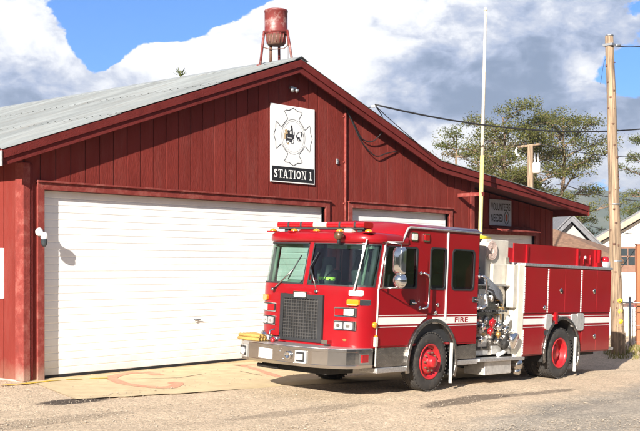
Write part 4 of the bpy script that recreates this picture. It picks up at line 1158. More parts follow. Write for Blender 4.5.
# lever row
k = mb('black')
for q in range(9):
    x = 1.66+q*.125; k.tube([(x,.20,1.42),(x,.12,1.43)], .010, 5); k.lathe([(0,-.03),(.022,-.02),(.022,.02),(0,.03)], (x,.10,1.43), (0,0,1), 8)
    if q%2: k.box((x-.03,.190,1.28),(x+.03,.199,1.34))
for (x,z,w_,h_) in ((1.62,1.0,.05,.4),(2.62,1.1,.1,.28),(1.74,.68,.16,.06),(2.0,.70,.14,.04),(2.3,.66,.10,.05)): k.box((x,.186,z),(x+w_,.199,z+h_))
k.build('control_lever', pm, each=True)
k = mb('alu')
for (x,z,w_,h_) in ((1.80,.74,.30,.14),(1.76,1.52,.34,.34),(1.84,1.0,.1,.2),(2.3,.58,.32,.16),(1.66,.58,.5,.08),(1.62,1.46,.1,.3),(2.5,1.2,.13,.24)): k.box((x,.180,z),(x+w_,.1985,z+h_))
k.build('label_plate', pm, each=True)
# discharges and intakes
def cap(key, x, z, r, L0=.18, y=.20, tilt=0.):
    b = mb('steeld', True); ax = (tilt,-1,-.25)
    b.lathe([(0,0),(r*1.25,0),(r*1.25,.02),(r*.8,.03),(r*.8,L0*.55),(r,L0*.6)], (x,y,z), ax, 20); b.mat(key)
    b.lathe([(r,L0*.6),(r*1.08,L0*.62),(r*1.08,L0*.95),(r*.9,L0),(0,L0)], (x,y,z), ax, 20)
    for q in (0,pi/2,pi,1.5*pi):
        c_ = Vector((x,y,z))+Vector(ax).normalized()*L0*.8
        b.lathe([(0,-.02),(.014,-.02),(.014,.02),(0,.02)], c_+Vector((cos(q),0,sin(q)))*r*1.12, (cos(q),0,sin(q)), 6)
    return b.build('discharge_cap', pm)
cap('redlens', 2.08, 1.24, .075, .20); cap('redlens', 2.02, 1.08, .065, .20); cap('chrome', 2.28, 1.17, .075, .22); cap('chrome', 1.76, 1.16, .06); cap('chrome', 2.52, 1.12, .075, .24)
cap('chrome', 2.62, .92, .16, .34, .20, .25); cap('gold', 2.30, 1.02, .05, .2); cap('chrome', 1.72, .92, .05); cap('under', 2.48, .84, .08, .26)
k = mb('whitep', True)
k.tube([(2.86,.14,.60),(2.74,.10,.68),(2.56,.10,.60),(2.40,.10,.57)], .04, 8)
k.tube([(2.75,.12,1.30),(2.68,.07,1.24),(2.60,.08,1.18)], .05, 8); k.build('drain_hose', pm, each=True)
k = mb('gold'); 
for (x,z) in ((2.42,1.36),(2.50,1.50),(2.44,1.64)): k.tube([(x,.19,z),(x+.1,.14,z),(x+.1,.14,z-.1)], .016, 6)
k.build('brass_elbow', pm, each=True)
# side running board, box under it
k = mb('tread'); k.plate([[(1.50,.470),(3.16,.455),(3.16,.52),(1.50,.535)]], lambda t,d:(t[0],-.06+d,t[1]), .30); k.plate([[(1.50,.470),(3.16,.455),(3.16,.52),(1.50,.535)]], lambda t,d:(t[0],Wd-.24+d,t[1]), .30); k.build('running_board', TR, each=True, bevel=.008)
k = mb('alu'); k.box((1.82,.02,.20),(2.78,.5,.45)); k.build('step_well', TR, bevel=.01)
k = mb('steel', True); k.lathe([(0,-.12),(.09,-.12),(.10,-.08),(.10,.08),(.09,.12),(0,.12)], (3.0,.06,.36), (0,1,0), 18); k.lathe([(0,-.1),(.06,-.1),(.06,.1),(0,.1)], (3.0,.06,.22), (0,1,0), 14); k.build('suction_fitting', TR)
# --- rear body
B0, B1, BZ0, BZ1 = 3.13, 6.96, .52, 2.345
k = mb('paint')
bpoly = [(B1,BZ0),(B1,BZ1),(B0+.02,BZ1),(B0+.02,BZ0)] + arc(4.73, AR, BZ0, True, 24)
for s in (0,1): k.plate([bpoly], sd(s,.012), .05)
k.box((B1-.05,.062,BZ0),(B1,Wd-.062,BZ1)); k.box((B0+.02,.062,BZ1-.03),(B1-.05,Wd-.062,BZ1)); k.box((B0+.02,.062,BZ0+.1),(B0+.06,Wd-.062,BZ1-.03))
k.box((B0+.06,.7,BZ0+.02),(B1-.05,Wd-.7,BZ0+.06))
bod = k.build('rear_body', TR)
k = mb('cream'); k.box((P1+.002,.0,BZ0-.0),(B0+.018,.10,BZ1+.02)); k.box((P1+.002,Wd-.10,BZ0),(B0+.018,Wd,BZ1+.02)); k.box((P1+.002,.10,BZ0+.05),(B0-.05,Wd-.1,2.30)); k.build('body_front_panel', TR, bevel=.01)
k = mb('tread'); k.box((B0+.005,-.02,BZ1+.002),(B1+.02,.52,BZ1+.06)); k.box((B0+.005,Wd-.52,BZ1+.002),(B1+.02,Wd+.02,BZ1+.06)); k.box((B0+.02,.53,BZ1+.002),(B1,Wd-.53,BZ1+.03)); k.build('top_rail', TR, each=True, bevel=.008)
# hose bed walls
k = mb('paint')
for y in (.17, Wd-.20): k.box((2.98,y,BZ1+.062),(6.74,y+.03,2.80))
k.box((6.71,.20,BZ1+.062),(6.74,Wd-.20,2.80))
hb = k.build('hose_bed', TR)
k = mb('paint'); 
for x in (3.42,5.58,6.40): k.box((x,.125,BZ1+.062),(x+.05,.168,2.78))
for x in (3.42,5.58,6.40): k.box((x,Wd-.168,BZ1+.062),(x+.05,Wd-.125,2.78))
k.build('stanchion', hb, each=True)
k = mb('paint'); k.box((6.47,.06,BZ1+.062),(6.55,.16,2.78)); k.box((6.38,.06,BZ1+.062),(6.6,.12,2.5)); k.tube([(5.85,.13,BZ1+.1),(5.85,.13,2.62)], .015, 6); k.tube([(6.15,.13,BZ1+.1),(6.15,.13,2.66)], .02, 6); k.mat('alu'); k.lathe([(0,0),(.03,0),(.04,.03),(0,.05)], (5.88,.13,2.6), (0,-1,0), 10); k.build('hose_bed_post', hb, each=True)
be = mb('alu', True); be.lathe([(0,0),(.12,0),(.125,.02),(.12,.12),(.10,.13),(0,.13)], (6.86,.13,BZ1+.06), (0,0,1), 24); be.mat('redlens'); be.lathe([(.10,.13),(.10,.19),(.085,.24),(0,.255)], (6.86,.13,BZ1+.06), (0,0,1), 24); be.build('rear_beacon', TR)
be = mb('chrome', True); be.lathe([(0,0),(.13,0),(.135,.02),(.13,.12),(.10,.13),(0,.13)], (6.72,Wd-.25,BZ1+.06), (0,0,1), 24); be.mat('redlens'); be.lathe([(.10,.13),(.10,.19),(.085,.24),(0,.255)], (6.72,Wd-.25,BZ1+.06), (0,0,1), 24); be.build('rear_beacon', TR)
# compartment doors
cdoors = [([(3.17,1.395),(4.055,1.395),(4.055,2.32),(3.17,2.32)], (3.95,1.50), 0), ([(4.13,1.395),(4.80,1.395),(4.80,2.32),(4.13,2.32)], None, 0), ([(4.81,1.395),(5.50,1.395),(5.50,2.32),(4.81,2.32)], None, 0),
 ([(5.585,1.395),(6.24,1.395),(6.24,2.32),(5.585,2.32)], None, 0), ([(6.25,1.395),(6.93,1.395),(6.93,2.32),(6.25,2.32)], None, 0)]
for s in (0,1):
    for (pts, lt, _) in cdoors:
        k = mb('paint'); k.plate([pts], sd(s,-.012), .022); o = k.build('compartment_door', TR, bevel=.006)
        if lt:
            k = mb('steel', True); f = sd(s,-.012); k.lathe([(0,0),(.05,0),(.045,.012),(.02,.016),(0,.03)], f(lt,0), (0,-1 if s==0 else 1,0), 18); k.build('latch', o)
    for (x,z) in ((4.63,1.86),(6.12,1.86)):
        k = mb('steel', True); f = sd(s,-.012); k.lathe([(0,0),(.06,0),(.055,.012),(.03,.016),(0,.03)], f((x,z),0), (0,-1 if s==0 else 1,0), 18); k.mat('black'); k.lathe([(0,0),(.03,0),(0,.002)], f((x,z),-.028), (0,-1 if s==0 else 1,0), 12); k.build('door_latch', TR)
    # lower doors
    la = arc(4.73, .80, .55, False, 30)
    left = [p for p in la if p[0] < 4.73 and p[1] < 1.06]; right = [p for p in la if p[0] > 4.73 and p[1] < 1.06]
    k = mb('paint'); k.plate([[(3.17,.55),(3.17,1.07)]+[(left[0][0],1.07)]+left], sd(s,-.012), .022); k.build('compartment_door', TR, bevel=.006)
    k = mb('paint'); k.plate([[(5.60,.55),(5.60,1.07),(6.26,1.07),(6.26,.55)]], sd(s,-.012), .022); k.build('compartment_door', TR, bevel=.006)
    k = mb('paint'); k.plate([[(6.27,.55),(6.27,1.07),(6.93,1.07),(6.93,.55)]], sd(s,-.012), .022); o = k.build('compartment_door', TR, bevel=.006)
    k = mb('steel', True); f = sd(s,-.012); k.lathe([(0,0),(.06,0),(.055,.012),(.03,.016),(0,.03)], f((6.20,.86),0), (0,-1 if s==0 else 1,0), 18); k.build('latch', o)
    # hinge strips
    for x in (3.148,4.092,5.543):
        k = mb('whitep'); z = 1.40
        while z < 2.31:
            k.plate([[(x-.014,z),(x+.014,z),(x+.014,z+.036),(x-.014,z+.036)]], sd(s,-.014), .02); z += .046
        k.build('hinge', TR, weld=False)
    z = .56; k = mb('whitep')
    while z < 1.06: k.plate([[(3.148-.014,z),(3.148+.014,z),(3.148+.014,z+.036),(3.148-.014,z+.036)]], sd(s,-.014), .02); z += .046
    k.build('hinge', TR, weld=False)
    # stripe
    k = mb('whitep')
    for (a, c) in ((1.098,1.112),(1.158,1.282),(1.318,1.332)):
        if c < 1.30:
            xl = 4.73-math.sqrt(max(.0,.79**2-(a-AC)**2)); xr_ = 4.73+math.sqrt(max(0,.79**2-(a-AC)**2))
            k.plate([[(3.16,a),(xl,a),(xl,c),(3.16,c)]], sd(s,.008), .004); k.plate([[(xr_,a),(6.95,a),(6.95,c),(xr_,c)]], sd(s,.008), .004)
        else: k.plate([[(3.16,a),(6.95,a),(6.95,c),(3.16,c)]], sd(s,.008), .004)
    k.build('body_stripe', TR, weld=False)
    # bottle hatches beside the rear arch
    for (x0,z0,x1,z1) in ((4.02,1.04,4.28,1.37),(5.12,1.08,5.34,1.37),(5.36,1.00,5.66,1.38)):
        k = mb('alu'); k.plate([rrect(x0,z0,x1,z1,.06)], sd(s,-.03), .04); k.build('bottle_hatch', TR, bevel=.01)
    k = mb('redlens'); a = sd(s,-.06)((4.38,1.16),0); c = sd(s,.01)((4.45,1.40),0); k.box(tuple(map(min,a,c)), tuple(map(max,a,c))); k.mat('dark'); k.plate([rrect(3.98,.93,4.16,1.03,.03)], sd(s,-.016), .006); k.build('arch_reflector', TR, each=True)
k = mb('tread'); k.box((B1+.002,.1,.52),(B1+.42,Wd-.1,.58)); k.build('tailboard', TR)
k = mb('redlens'); k.box((B1+.002,.03,.60),(B1+.05,.14,.72)); k.box((B1+.002,Wd-.14,.60),(B1+.05,Wd-.03,.72)); k.build('tail_lamp', TR, each=True)

def tw(p): return TM @ Vector(p)
def on_truck(o): o.matrix_world = TM; return o
# --- things resting on or in the truck
k = mb('hosey', True)
for lay in range(2):
    for q in range(5):
        y0 = 1.80+q*.012; x = -2.55+q*.075+(lay%2)*.02; z = .862+lay*.055
        k.tube([(x+.02,1.86,z),(x,1.92,z),(x,2.15,z),(x+.03+.02*q,2.38,z),(x+.07,2.40,z)], .030, 8)
h = on_truck(k.build('coiled_hose')); tag(h, 'flat folded yellow hose lying on the left end of the front bumper', 'hose')
k = mb('chrome', True)
k.lathe([(0,0),(.05,0),(.055,.03),(.04,.06),(.03,.16),(.045,.2),(.05,.26),(0,.26)], (-2.42,1.72,.90), (.3,.9,.25), 16); k.lathe([(0,0),(.06,0),(.06,.05),(0,.05)], (-2.35,1.62,.88), (0,0,1), 16); k.tube([(-2.42,1.74,.92),(-2.36,1.78,1.02),(-2.30,1.72,1.06)], .016, 6)
k.mat('redlens'); k.lathe([(0,0),(.045,0),(.045,.05),(0,.06)], (-2.45,1.60,.86), (-.6,0,.5), 14)
h = on_truck(k.build('hose_nozzle')); tag(h, 'chrome hose nozzle with red cap on the bumper beside the grille', 'nozzle')
k = mb('black'); k.tube([(-1.30,1.42,1.66),(-1.30,1.42,1.95),(-1.30,1.43,2.2)], [.13,.16,.09], 12)
co = on_truck(k.build('turnout_coat')); tag(co, 'black turnout coat with lime reflective bands hanging inside the windscreen', 'coat')
m_, nt_, b_ = newmat('lime_reflective'); b_.inputs['Base Color'].default_value = (.55,.85,.10,1); M['lime'] = m_
k = mb('lime'); k.lathe([(.158,0),(.160,.06)], (-1.30,1.42,1.93), (0,0,1), 14); k.lathe([(.15,0),(.152,.03)], (-1.30,1.42,1.80), (0,0,1), 14)
o = k.build('reflective_band'); o.parent = co
# ------------------------------------------------------------------ cables at the gable
b = mb('wire', True)
G = Vector((9.30,-.42,6.05))
E2 = at(655,127.5,33)
pts = []
for i in range(25):
    t = i/24; p = G.lerp(E2, t); p.z -= .42*4*t*(1-t)*.8; pts.append(p)
b.tube(pts, .022, 6); tag(b.build('service_cable'), 'thick black service cable running from the gable to the right', 'cable')
b = mb('wire', True)
def hang(pts_, r=.014):
    # smooth through pixel picks on the front wall plane
    P = [Vector(p) for p in pts_]; out = []
    for i in range(len(P)-1):
        p0 = P[max(i-1,0)]; p1 = P[i]; p2 = P[i+1]; p3 = P[min(i+2,len(P)-1)]
        for k in range(6):
            t = k/6; out.append(.5*((2*p1)+(p2-p0)*t+(2*p0-5*p1+4*p2-p3)*t*t+(3*p1-p0-3*p2+p3)*t**3))
    out.append(P[-1]); b.tube(out, r, 6)
hang([(8.63,-.06,5.98),(8.75,-.14,6.02),(9.0,-.20,5.90),(9.3,-.42,6.03)]); 
hang([(8.62,-.05,5.95),(8.85,-.10,5.55),(9.15,-.12,5.15),(9.7,-.10,4.85),(10.2,-.08,4.95),(10.7,-.04,5.05)])
hang([(9.3,-.42,6.03),(9.75,-.3,5.8),(9.9,-.2,5.5),(9.6,-.1,5.2),(9.2,-.08,5.25),(8.9,-.06,5.6),(8.66,-.05,5.9)])
hang([(9.3,-.42,6.03),(10.0,-.40,5.72),(10.9,-.37,5.36),(11.7,-.36,5.02)], .010)
b.mat('whitep'); b.lathe([(0,0),(.035,0),(.03,.05),(.04,.07),(0,.10)], (9.24,-.36,6.0), (.5,-.8,.1), 10)
tag(b.build('cable_loop'), 'looped black service cables drooping over the red siding right of the sign', 'cable')

# ------------------------------------------------------------------ utility pole in front
p0 = at(618.6,353,30); p1 = at(609.5,36,30); p0.z = ground_z(p0.x,p0.y)-.3
up_ = empty('utility_pole', p0, 'tall weathered wooden pole with three yellow tags behind the fire engine', 'utility pole')
b = mb('wood', True); n = 14
pts = [p0.lerp(p1, i/n)-p0 + Vector((noise.noise(Vector((i*.4,0,0)))*.025, noise.noise(Vector((0,i*.4,0)))*.025, 0)) for i in range(n+1)]
pts[0] = Vector((0,0,0)); b.tube(pts, [.195-.085*(i/n)**.8 for i in range(n+1)], 16)
rr = random.Random(4)
b.mat('tanf')
b.build('shaft', up_)
def pole_front(py, off=0.): 
    t = (353-py)/(353-36); c_ = at(618.6+(609.5-618.6)*t, py, 30)-p0; return c_, .195-.085*max(0,t)**.8
b = mb('wood')
for q in range(46):
    t = rr.random()*.13; c_, r_ = pole_front(353-t*317); a = rr.random()*2*pi; h = rr.uniform(.12,.34); w = rr.uniform(.02,.05)
    d = Vector((cos(a), sin(a), 0)); e = Vector((-sin(a), cos(a), 0)); c2 = c_+d*(r_-.004)
    b.add([c2-e*w, c2+e*w, c2+e*w*.4+d*.03+Vector((0,0,h)), c2-e*w*.6+d*.02+Vector((0,0,h*.8))], [(0,1,2,3)])
b.build('splinters', up_, weld=False)
for py in (300.5,311,321):
    c_, r_ = pole_front(py); b = mb('yel'); d = -FW
    b.lathe([(0,0),(.062,0),(.062,.005),(0,.006)], c_+d*(r_+.004)+RT*.03, d, 16); o = b.build('tag_plate', up_)
for py in (60,95,140,190,240,280):
    pass
c_, r_ = pole_front(45)
b = mb('rust')
for q in range(26):
    py = rr.uniform(60, 335); c2, r2 = pole_front(py); a = YAW+pi+rr.uniform(-1.3,1.3); d = Vector((cos(a),sin(a),0)); w_ = rr.uniform(.01,.03); p_ = c2+d*(r2-.004); b.box(p_-Vector((w_,w_,.012)), p_+Vector((w_,w_,rr.uniform(.012,.05))))
b.mat('galv')
for py in (205, 262): c2, r2 = pole_front(py); b.lathe([(r2+.003,0),(r2+.006,0),(r2+.006,.04),(r2+.003,.04)], c2, (0,0,1), 14)
b.build('staples', up_, weld=False)
b = mb('galv'); b.box(c_-Vector((.14,.14,.03)), c_+Vector((.14,.14,.03))); b.lathe([(0,0),(.11,0),(.11,.03),(0,.05)], p1-p0, (0,0,1), 12); b.tube([c_+RT*.1, c_+RT*.3], .02, 6); b.build('cap_bracket', up_)
b = mb('wire'); s0 = p1+Vector((0,0,-.25)); e0 = at(665,41,34); pts = [s0.lerp(e0,i/12)-Vector((0,0,.1*4*(i/12)*(1-i/12))) for i in range(13)]
b.tube(pts, .014, 5); tag(b.build('overhead_wire'), 'thin overhead wire leaving the top of the tall wooden pole', 'wire')
b = mb('wire'); b.tube([at(609,52,30), at(604,62,30), at(600.5,84,30)], .005, 4); tag(b.build('pole_tie_wire'), 'thin loose wire hanging left of the tall wooden pole top', 'wire')

# ------------------------------------------------------------------ transformer pole beyond the roof
p0 = at(530.3,187,55); p0.z = ground_z(p0.x,p0.y); p1 = at(530.3,146,55)
t2 = empty('transformer_pole', p0, 'short tan pole carrying a white transformer and crossarm beyond the roof', 'utility pole')
b = mb('wood', True); b.tube([(0,0,0), p1-p0], [.20,.14], 10); b.build('shaft', t2)
b = mb('whitep', True); q = at(536.5,173,54.8)-p0
b.lathe([(0,0),(.17,0),(.19,.03),(.19,.48),(.16,.52),(0,.54)], q, (0,0,1), 18); b.mat('galv')
for dx in (-.08,.08): b.lathe([(0,0),(.03,0),(.045,.06),(.03,.1),(.045,.16),(.02,.24),(.02,.5),(0,.5)], q+RT*dx+UP*.5, (0,0,1), 8)
b.build('transformer', t2)
b = mb('wood'); a_ = at(518,147,55)-p0; c_ = at(541,144,55)-p0; b.tube([a_, c_], .07, 6); b.mat('whitep')
b.tube([at(517,148,55)-p0, at(515.5,151,55)-p0, at(517,155,55)-p0, at(519.5,156,55)-p0], .05, 6); b.mat('wire')
for x in (520,526,535,540): b.lathe([(0,0),(.05,0),(.07,.08),(.04,.16),(0,.2)], at(x,145.5,55)-p0, (0,0,1), 8)
b.build('crossarm', t2)
for i, (pa, pb, za, zb) in enumerate((((541,144),(700,150),55,60),((560,183),(700,196),50,55),((590,226),(700,222),50,60))):
    b = mb('wire'); A_, B_ = at(*pa, za), at(*pb, zb); b.tube([A_.lerp(B_,k/10)-Vector((0,0,.5*4*(k/10)*(1-k/10))) for k in range(11)], .018, 4)
    tag(b.build('distant_wire'), ['thin wire from the transformer pole crossing behind the trees','thin wire crossing above the mountain ridge on the right','thin wire just above the white house gable'][i], 'wire', 'thin wires crossing the far background')

# ------------------------------------------------------------------ white house on the right
HX = 40.
def yat(px, X=HX):
    k = (px-320)/1100; z = (X-CAM.x)/(FW.x+RT.x*k); return CAM.y+(FW.y+RT.y*k)*z, z
def zat(py, z): return 2.1+(266-py)*z/1100
yl, zl = yat(601); yr_, zr = yat(640)
za_, zb_ = zat(237,zl), zat(214,zr); slope = (zb_-za_)/(yl-yr_)
hs = empty('white_house', (HX,4,-.6), 'white gabled house with tan fascia and dark window behind the wooden pole', 'house')
def H(x,y,z): return Vector((x-HX, y-4, z+.6))
peak_y = 3.6; pz = zb_+slope*(yr_-peak_y); ey = yl+.35; ez = za_-slope*.35
b = mb('house'); 
wl = [(ey-.45,-.9),(ey-.45,ez+slope*.45-.3),(peak_y,pz-.3),(2*peak_y-ey+.45,ez+slope*.45-.3),(2*peak_y-ey+.45,-.9)]
b.plate([wl], lambda t,d: H(HX+d,t[0],t[1]), 9.)
b.build('wall', hs)
b = mb('greyroof'); b.plate([[(ey,ez-.06),(peak_y,pz-.06),(2*peak_y-ey,ez-.06),(2*peak_y-ey,ez+.06),(peak_y,pz+.08),(ey,ez+.06)]], lambda t,d: H(HX-.42+d,t[0],t[1]), 9.9); b.build('roof', hs)
b = mb('tanf'); b.plate([[(ey+.02,ez-.34),(peak_y,pz-.36),(2*peak_y-ey-.02,ez-.34),(2*peak_y-ey-.02,ez-.065),(peak_y,pz-.065),(ey+.02,ez-.065)]], lambda t,d: H(HX-.45+d,t[0],t[1]), .10)
b.plate([[(ey-.1,ez-.16),(peak_y,pz-.18),(2*peak_y-ey+.1,ez-.16),(2*peak_y-ey+.1,ez-.08),(peak_y,pz-.08),(ey-.1,ez-.08)]], lambda t,d: H(HX-.35+d,t[0],t[1]), .34)
b.build('fascia', hs)
wy0, wz_ = yat(622); wy1, _ = yat(635.5)
b = mb('brownt'); b.box(H(HX-.05,yat(641)[0],zat(272,wz_)), H(HX-.003,yat(611)[0],zat(246.5,wz_))); o = b.build('window_surround', hs)
b = mb('glassd'); b.box(H(HX-.075,wy1,zat(265,wz_)), H(HX-.052,wy0,zat(248.5,wz_))); w_ = b.build('window', hs)
b = mb('brownt'); m_y = (wy0+wy1)/2; b.box(H(HX-.09,m_y-.02,zat(265,wz_)), H(HX-.0755,m_y+.02,zat(248.5,wz_))); b.box(H(HX-.09,wy1,zat(257,wz_)), H(HX-.0757,wy0,zat(256,wz_))); b.build('frame', w_)
b = mb('glassd'); b.box(H(HX-.03,1.2,1.0), H(HX-.003,2.6,2.4)); b.mat('house'); b.box(H(HX-.06,1.1,.9), H(HX-.031,2.7,1.0)); b.build('window', hs)

# ------------------------------------------------------------------ grey gabled cottage and brown roofed porch behind the engine
def frame(px, z): 
    p = at(px, 266, z); p.z = 0; R_ = Matrix((( RT.x,FW.x,0),(RT.y,FW.y,0),(0,0,1))).to_4x4(); return Matrix.Translation(p) @ R_
gc = empty('grey_cottage', label='grey gabled cottage with steep grey roof between station and pole', cat='house', mtx=frame(570,46))
k_ = 46/1100
pk_ = 2.1+(266-217)*k_; rx_ = (609-570)*k_; rz_ = 2.1+(266-257)*k_
b = mb('ggable'); b.plate([[( -rx_+.15,-.9),(rx_-.15,-.9),(rx_-.15,rz_-.12),(0,pk_-.22),(-rx_+.15,rz_-.12)]], lambda t,d:(t[0],d,t[1]), 6.); b.build('wall', gc)
b = mb('greyroof'); b.plate([[( -rx_-.1,rz_-.22),(0,pk_-.10),(rx_+.1,rz_-.22),(rx_+.1,rz_+.02),(0,pk_+.12),(-rx_-.1,rz_+.02)]], lambda t,d:(t[0],-.3+d,t[1]), 6.6); b.build('roof', gc)
b = mb('greyroof'); b.plate([[( -rx_-.12,rz_-.30),(0,pk_-.20),(rx_+.12,rz_-.30),(rx_+.12,rz_-.22),(0,pk_-.10),(-rx_-.12,rz_-.22)]], lambda t,d:(t[0],-.36+d,t[1]), .05)
b.plate([[( -rx_-.12,rz_-.05),(0,pk_+.05),(rx_+.12,rz_-.05),(rx_+.12,rz_+.03),(0,pk_+.13),(-rx_-.12,rz_+.03)]], lambda t,d:(t[0],-.36+d,t[1]), .05); b.build('fascia', gc)
pc = empty('shingled_shed', label='low shed with brown shingled hip roof right of the station eave', cat='shed', mtx=frame(560,42))
kk = 42/1100
apx = (556-560)*kk; apz = 2.1+(266-229)*kk; ex_ = (613-560)*kk; ez_ = 2.1+(266-249)*kk
b = mb('shingle'); ex2 = -ex_-1.
b.add([(ex_,-.2,ez_),(ex_-.3,-2.6,ez_-.45),(ex2,-2.6,ez_-.45),(ex2,2.6,ez_-.2),(ex_,2.6,ez_),(apx,.2,apz),(apx-1.4,.2,apz),
 (ex_,-.2,ez_-.12),(ex_-.3,-2.6,ez_-.57),(ex2,-2.6,ez_-.57),(ex2,2.6,ez_-.32),(ex_,2.6,ez_-.12)],
 [(0,1,5),(1,2,6,5),(2,3,6),(3,4,5,6),(4,0,5),(0,7,8,1),(1,8,9,2),(2,9,10,3),(3,10,11,4),(4,11,7,0),(7,11,10,9,8)])
b.build('roof', pc)
b = mb('brownt'); b.box((ex2+.4,-2.0,-.9),(ex_-.5,2.2,ez_-.50)); b.build('wall', pc)

# ------------------------------------------------------------------ fence line, red post, car, board wall
def lat(px, z, h): 
    p = at(px, 266, z); p.z = h; return p
FZ = 33.
cf = empty('chain_link_fence', lat(606,FZ,ground_z(*lat(606,FZ,0).xy)), 'galvanised chain link fence and gate beside the wooden pole', 'fence')
base = cf.location.copy()
b = mb('galv')
def W(px, h, z=FZ): return lat(px,z,0)-base+Vector((0,0,base.z+h))
for px in (599,611.5,630,655,690): b2 = mb('galv'); b2.tube([W(px,-.1),W(px,1.42)], .03, 8); b2.lathe([(0,0),(.04,0),(.03,.04),(0,.06)], W(px,1.42), (0,0,1), 8); b2.build('post', cf)
b.tube([W(599,1.28),W(690,1.28)], .02, 6); b.tube([W(599,.1),W(690,.1)], .01, 5); b.tube([W(632.5,.1),W(632.5,1.1),W(652,1.1),W(652,.1)], .018, 6); b.tube([W(632.5,.6),W(652,.6)], .014, 6); b.build('rail', cf)
b = mb('galv'); x = 599.
while x < 690:
    for s_ in (1,-1):
        a = x; c_ = x+s_*1.15/ (FZ/1100)
        h0, h1 = .12, 1.27
        A_, B_ = W(a,h0), W(c_,h1)
        if not (599 <= c_ <= 690): continue
        n_ = Vector((0,0,1)).cross((B_-A_).normalized()).normalized()*.0
        d = (RT*.004 + UP*.004*s_); b.add([A_-d, A_+d, B_+d, B_-d], [(0,1,2,3)])
    x += 2.6
b.build('mesh', cf, weld=False)
rp = mb('cutwood'); q = lat(640.5,33.4,0); q.z = ground_z(q.x,q.y)-.1; rp.box((-.125,-.125,0),(.125,.125,3.12)); rp.mat('brownt'); rp.box((-.14,-.14,3.12),(.14,.14,3.17))
o = rp.build('red_post', loc=q, bevel=.01); o.rotation_euler = (0,0,YAW-pi/2); tag(o, 'thick red painted square post at the right edge of the photo', 'post')
bw = mb('house')
for i in range(9):
    h = -.75+i*.165
    a = lat(598,37,h); c_ = lat(700,37,h); d = FW*.03
    vs_ = [a, c_, c_+UP*.155, a+UP*.155]; bw.add([tuple(v) for v in vs_]+[tuple(v+d-UP*.0) for v in vs_], [(0,1,2,3),(4,5,6,7),(0,1,5,4),(3,2,6,7),(0,3,7,4),(1,2,6,5)])
bw.mat('tanf'); 
for px in (600,628,662,698): a = lat(px,37.05,-.8); bw.box(a-Vector((.05,.05,0)), a+Vector((.05,.05,1.52)))
tag(bw.build('board_fence', weld=False), 'low white horizontal board fence behind the chain link gate', 'fence')
# car
car = empty('parked_car', label='faded red car with dark windows parked behind the white board fence', cat='car', mtx=Matrix.Translation(lat(664,45,-.42)) @ Matrix.Rotation(YAW-pi/2+.12, 4, 'Z'))
cp = [(-2.1,.32),(-2.15,.6),(-2.05,.86),(-1.3,.97),(-.9,1.02),(1.35,1.02),(1.9,.95),(2.12,.75),(2.1,.35),(1.65,.3)]+[(1.35+.34*cos(a),.3+.34*sin(a)) for a in [radians(t) for t in range(20,180,20)]]+[(.9,.28),(-.9,.28)]+[(-1.35+.34*cos(a),.3+.34*sin(a)) for a in [radians(t) for t in range(20,180,20)]]+[(-1.75,.3)]
b = mb('carred'); b.plate([cp], lambda t,d:(t[0],-.85+d,t[1]), 1.7); b.plate([[( -.62,1.40),(.95,1.40),(1.05,1.455),(-.55,1.455)]], lambda t,d:(t[0],-.70+d,t[1]), 1.4)
for (xa, xb) in (((-1.0),(-.6)),(.15,.15),(1.38,1.0)):
    for y in (-.78,.72): b.add([(xa-.03,y,1.0),(xa+.03,y,1.0),(xb+.03,y+(.06 if y<0 else -.02),1.42),(xb-.03,y+(.06 if y<0 else -.02),1.42)], [(0,1,2,3)])
b.build('body', car, bevel=.03)
b = mb('glassd'); b.plate([[( -1.0,1.01),(1.36,1.01),(.97,1.41),(-.60,1.41)]], lambda t,d:(t[0],-.73+d,t[1]), 1.46); b.build('windows', car)
for (x,y) in ((-1.35,-.80),(1.35,-.80),(-1.35,.62),(1.35,.62)):
    b = mb('tyre', True); b.lathe([(.18,0),(.29,0),(.31,.03),(.31,.15),(.29,.18),(.18,.18)], (x,y,.31), (0,1,0), 22); w_ = b.build('wheel', car); b = mb('galv', True); b.lathe([(0,0),(.10,.0),(.18,.02),(.18,.1)], (x,y+.01,.31), (0,1,0), 18); b.build('rim', w_)
b = mb('clear'); b.box((-2.16,-.75,.60),(-2.08,-.45,.74)); b.box((-2.16,.45,.60),(-2.08,.75,.74)); b.build('headlight', car)

# ------------------------------------------------------------------ grass at the pole
gb = mb('grass'); rnd = random.Random(8)
for i in range(1500):
    px = rnd.uniform(604, 700); z = rnd.uniform(28.8, 32.8); p = lat(px, z, 0); 
    if rnd.random() > .5+.5*noise.noise(Vector((p.x*1.5,p.y*1.5,0)))+.25: continue
    gz = ground_z(p.x,p.y); h = rnd.uniform(.05,.20); a = rnd.random()*2*pi; w = rnd.uniform(.008,.02); d = Vector((cos(a),sin(a),0)); l_ = Vector((rnd.uniform(-.06,.06),rnd.uniform(-.06,.06),0))
    b0_ = Vector((p.x,p.y,gz-.01)); gb.add([b0_-d*w, b0_+d*w, b0_+l_+UP*h], [(0,1,2)])
tag(gb.build('roadside_grass', weld=False), 'dry yellow green weeds round the foot of the wooden pole', 'grass', kind='stuff')
# weed on the roof edge
gb = mb('leaf2'); rnd = random.Random(2)
for (px, py, hh_, nn_) in ((181,79,.19,55),):
    # on the ridge
    k = (px-320)/1100; dvec = FW+RT*k; t_ = (PX-CAM.x)/dvec.x; yv = CAM.y+dvec.y*t_; c_ = Vector((PX, yv, PZ+.06))
    for i in range(nn_):
        a = rnd.random()*2*pi; d = Vector((cos(a),sin(a),rnd.uniform(.5,2.2))).normalized(); s_ = c_+d*rnd.uniform(.02,hh_); e = Vector((-sin(a),cos(a),0))*.022
        gb.add([s_-e, s_+e, s_+d*.09+e*.3], [(0,1,2)])
tag(gb.build('roof_weeds', weld=False), 'small tuft of weed growing on the ridge of the metal roof', 'weed')

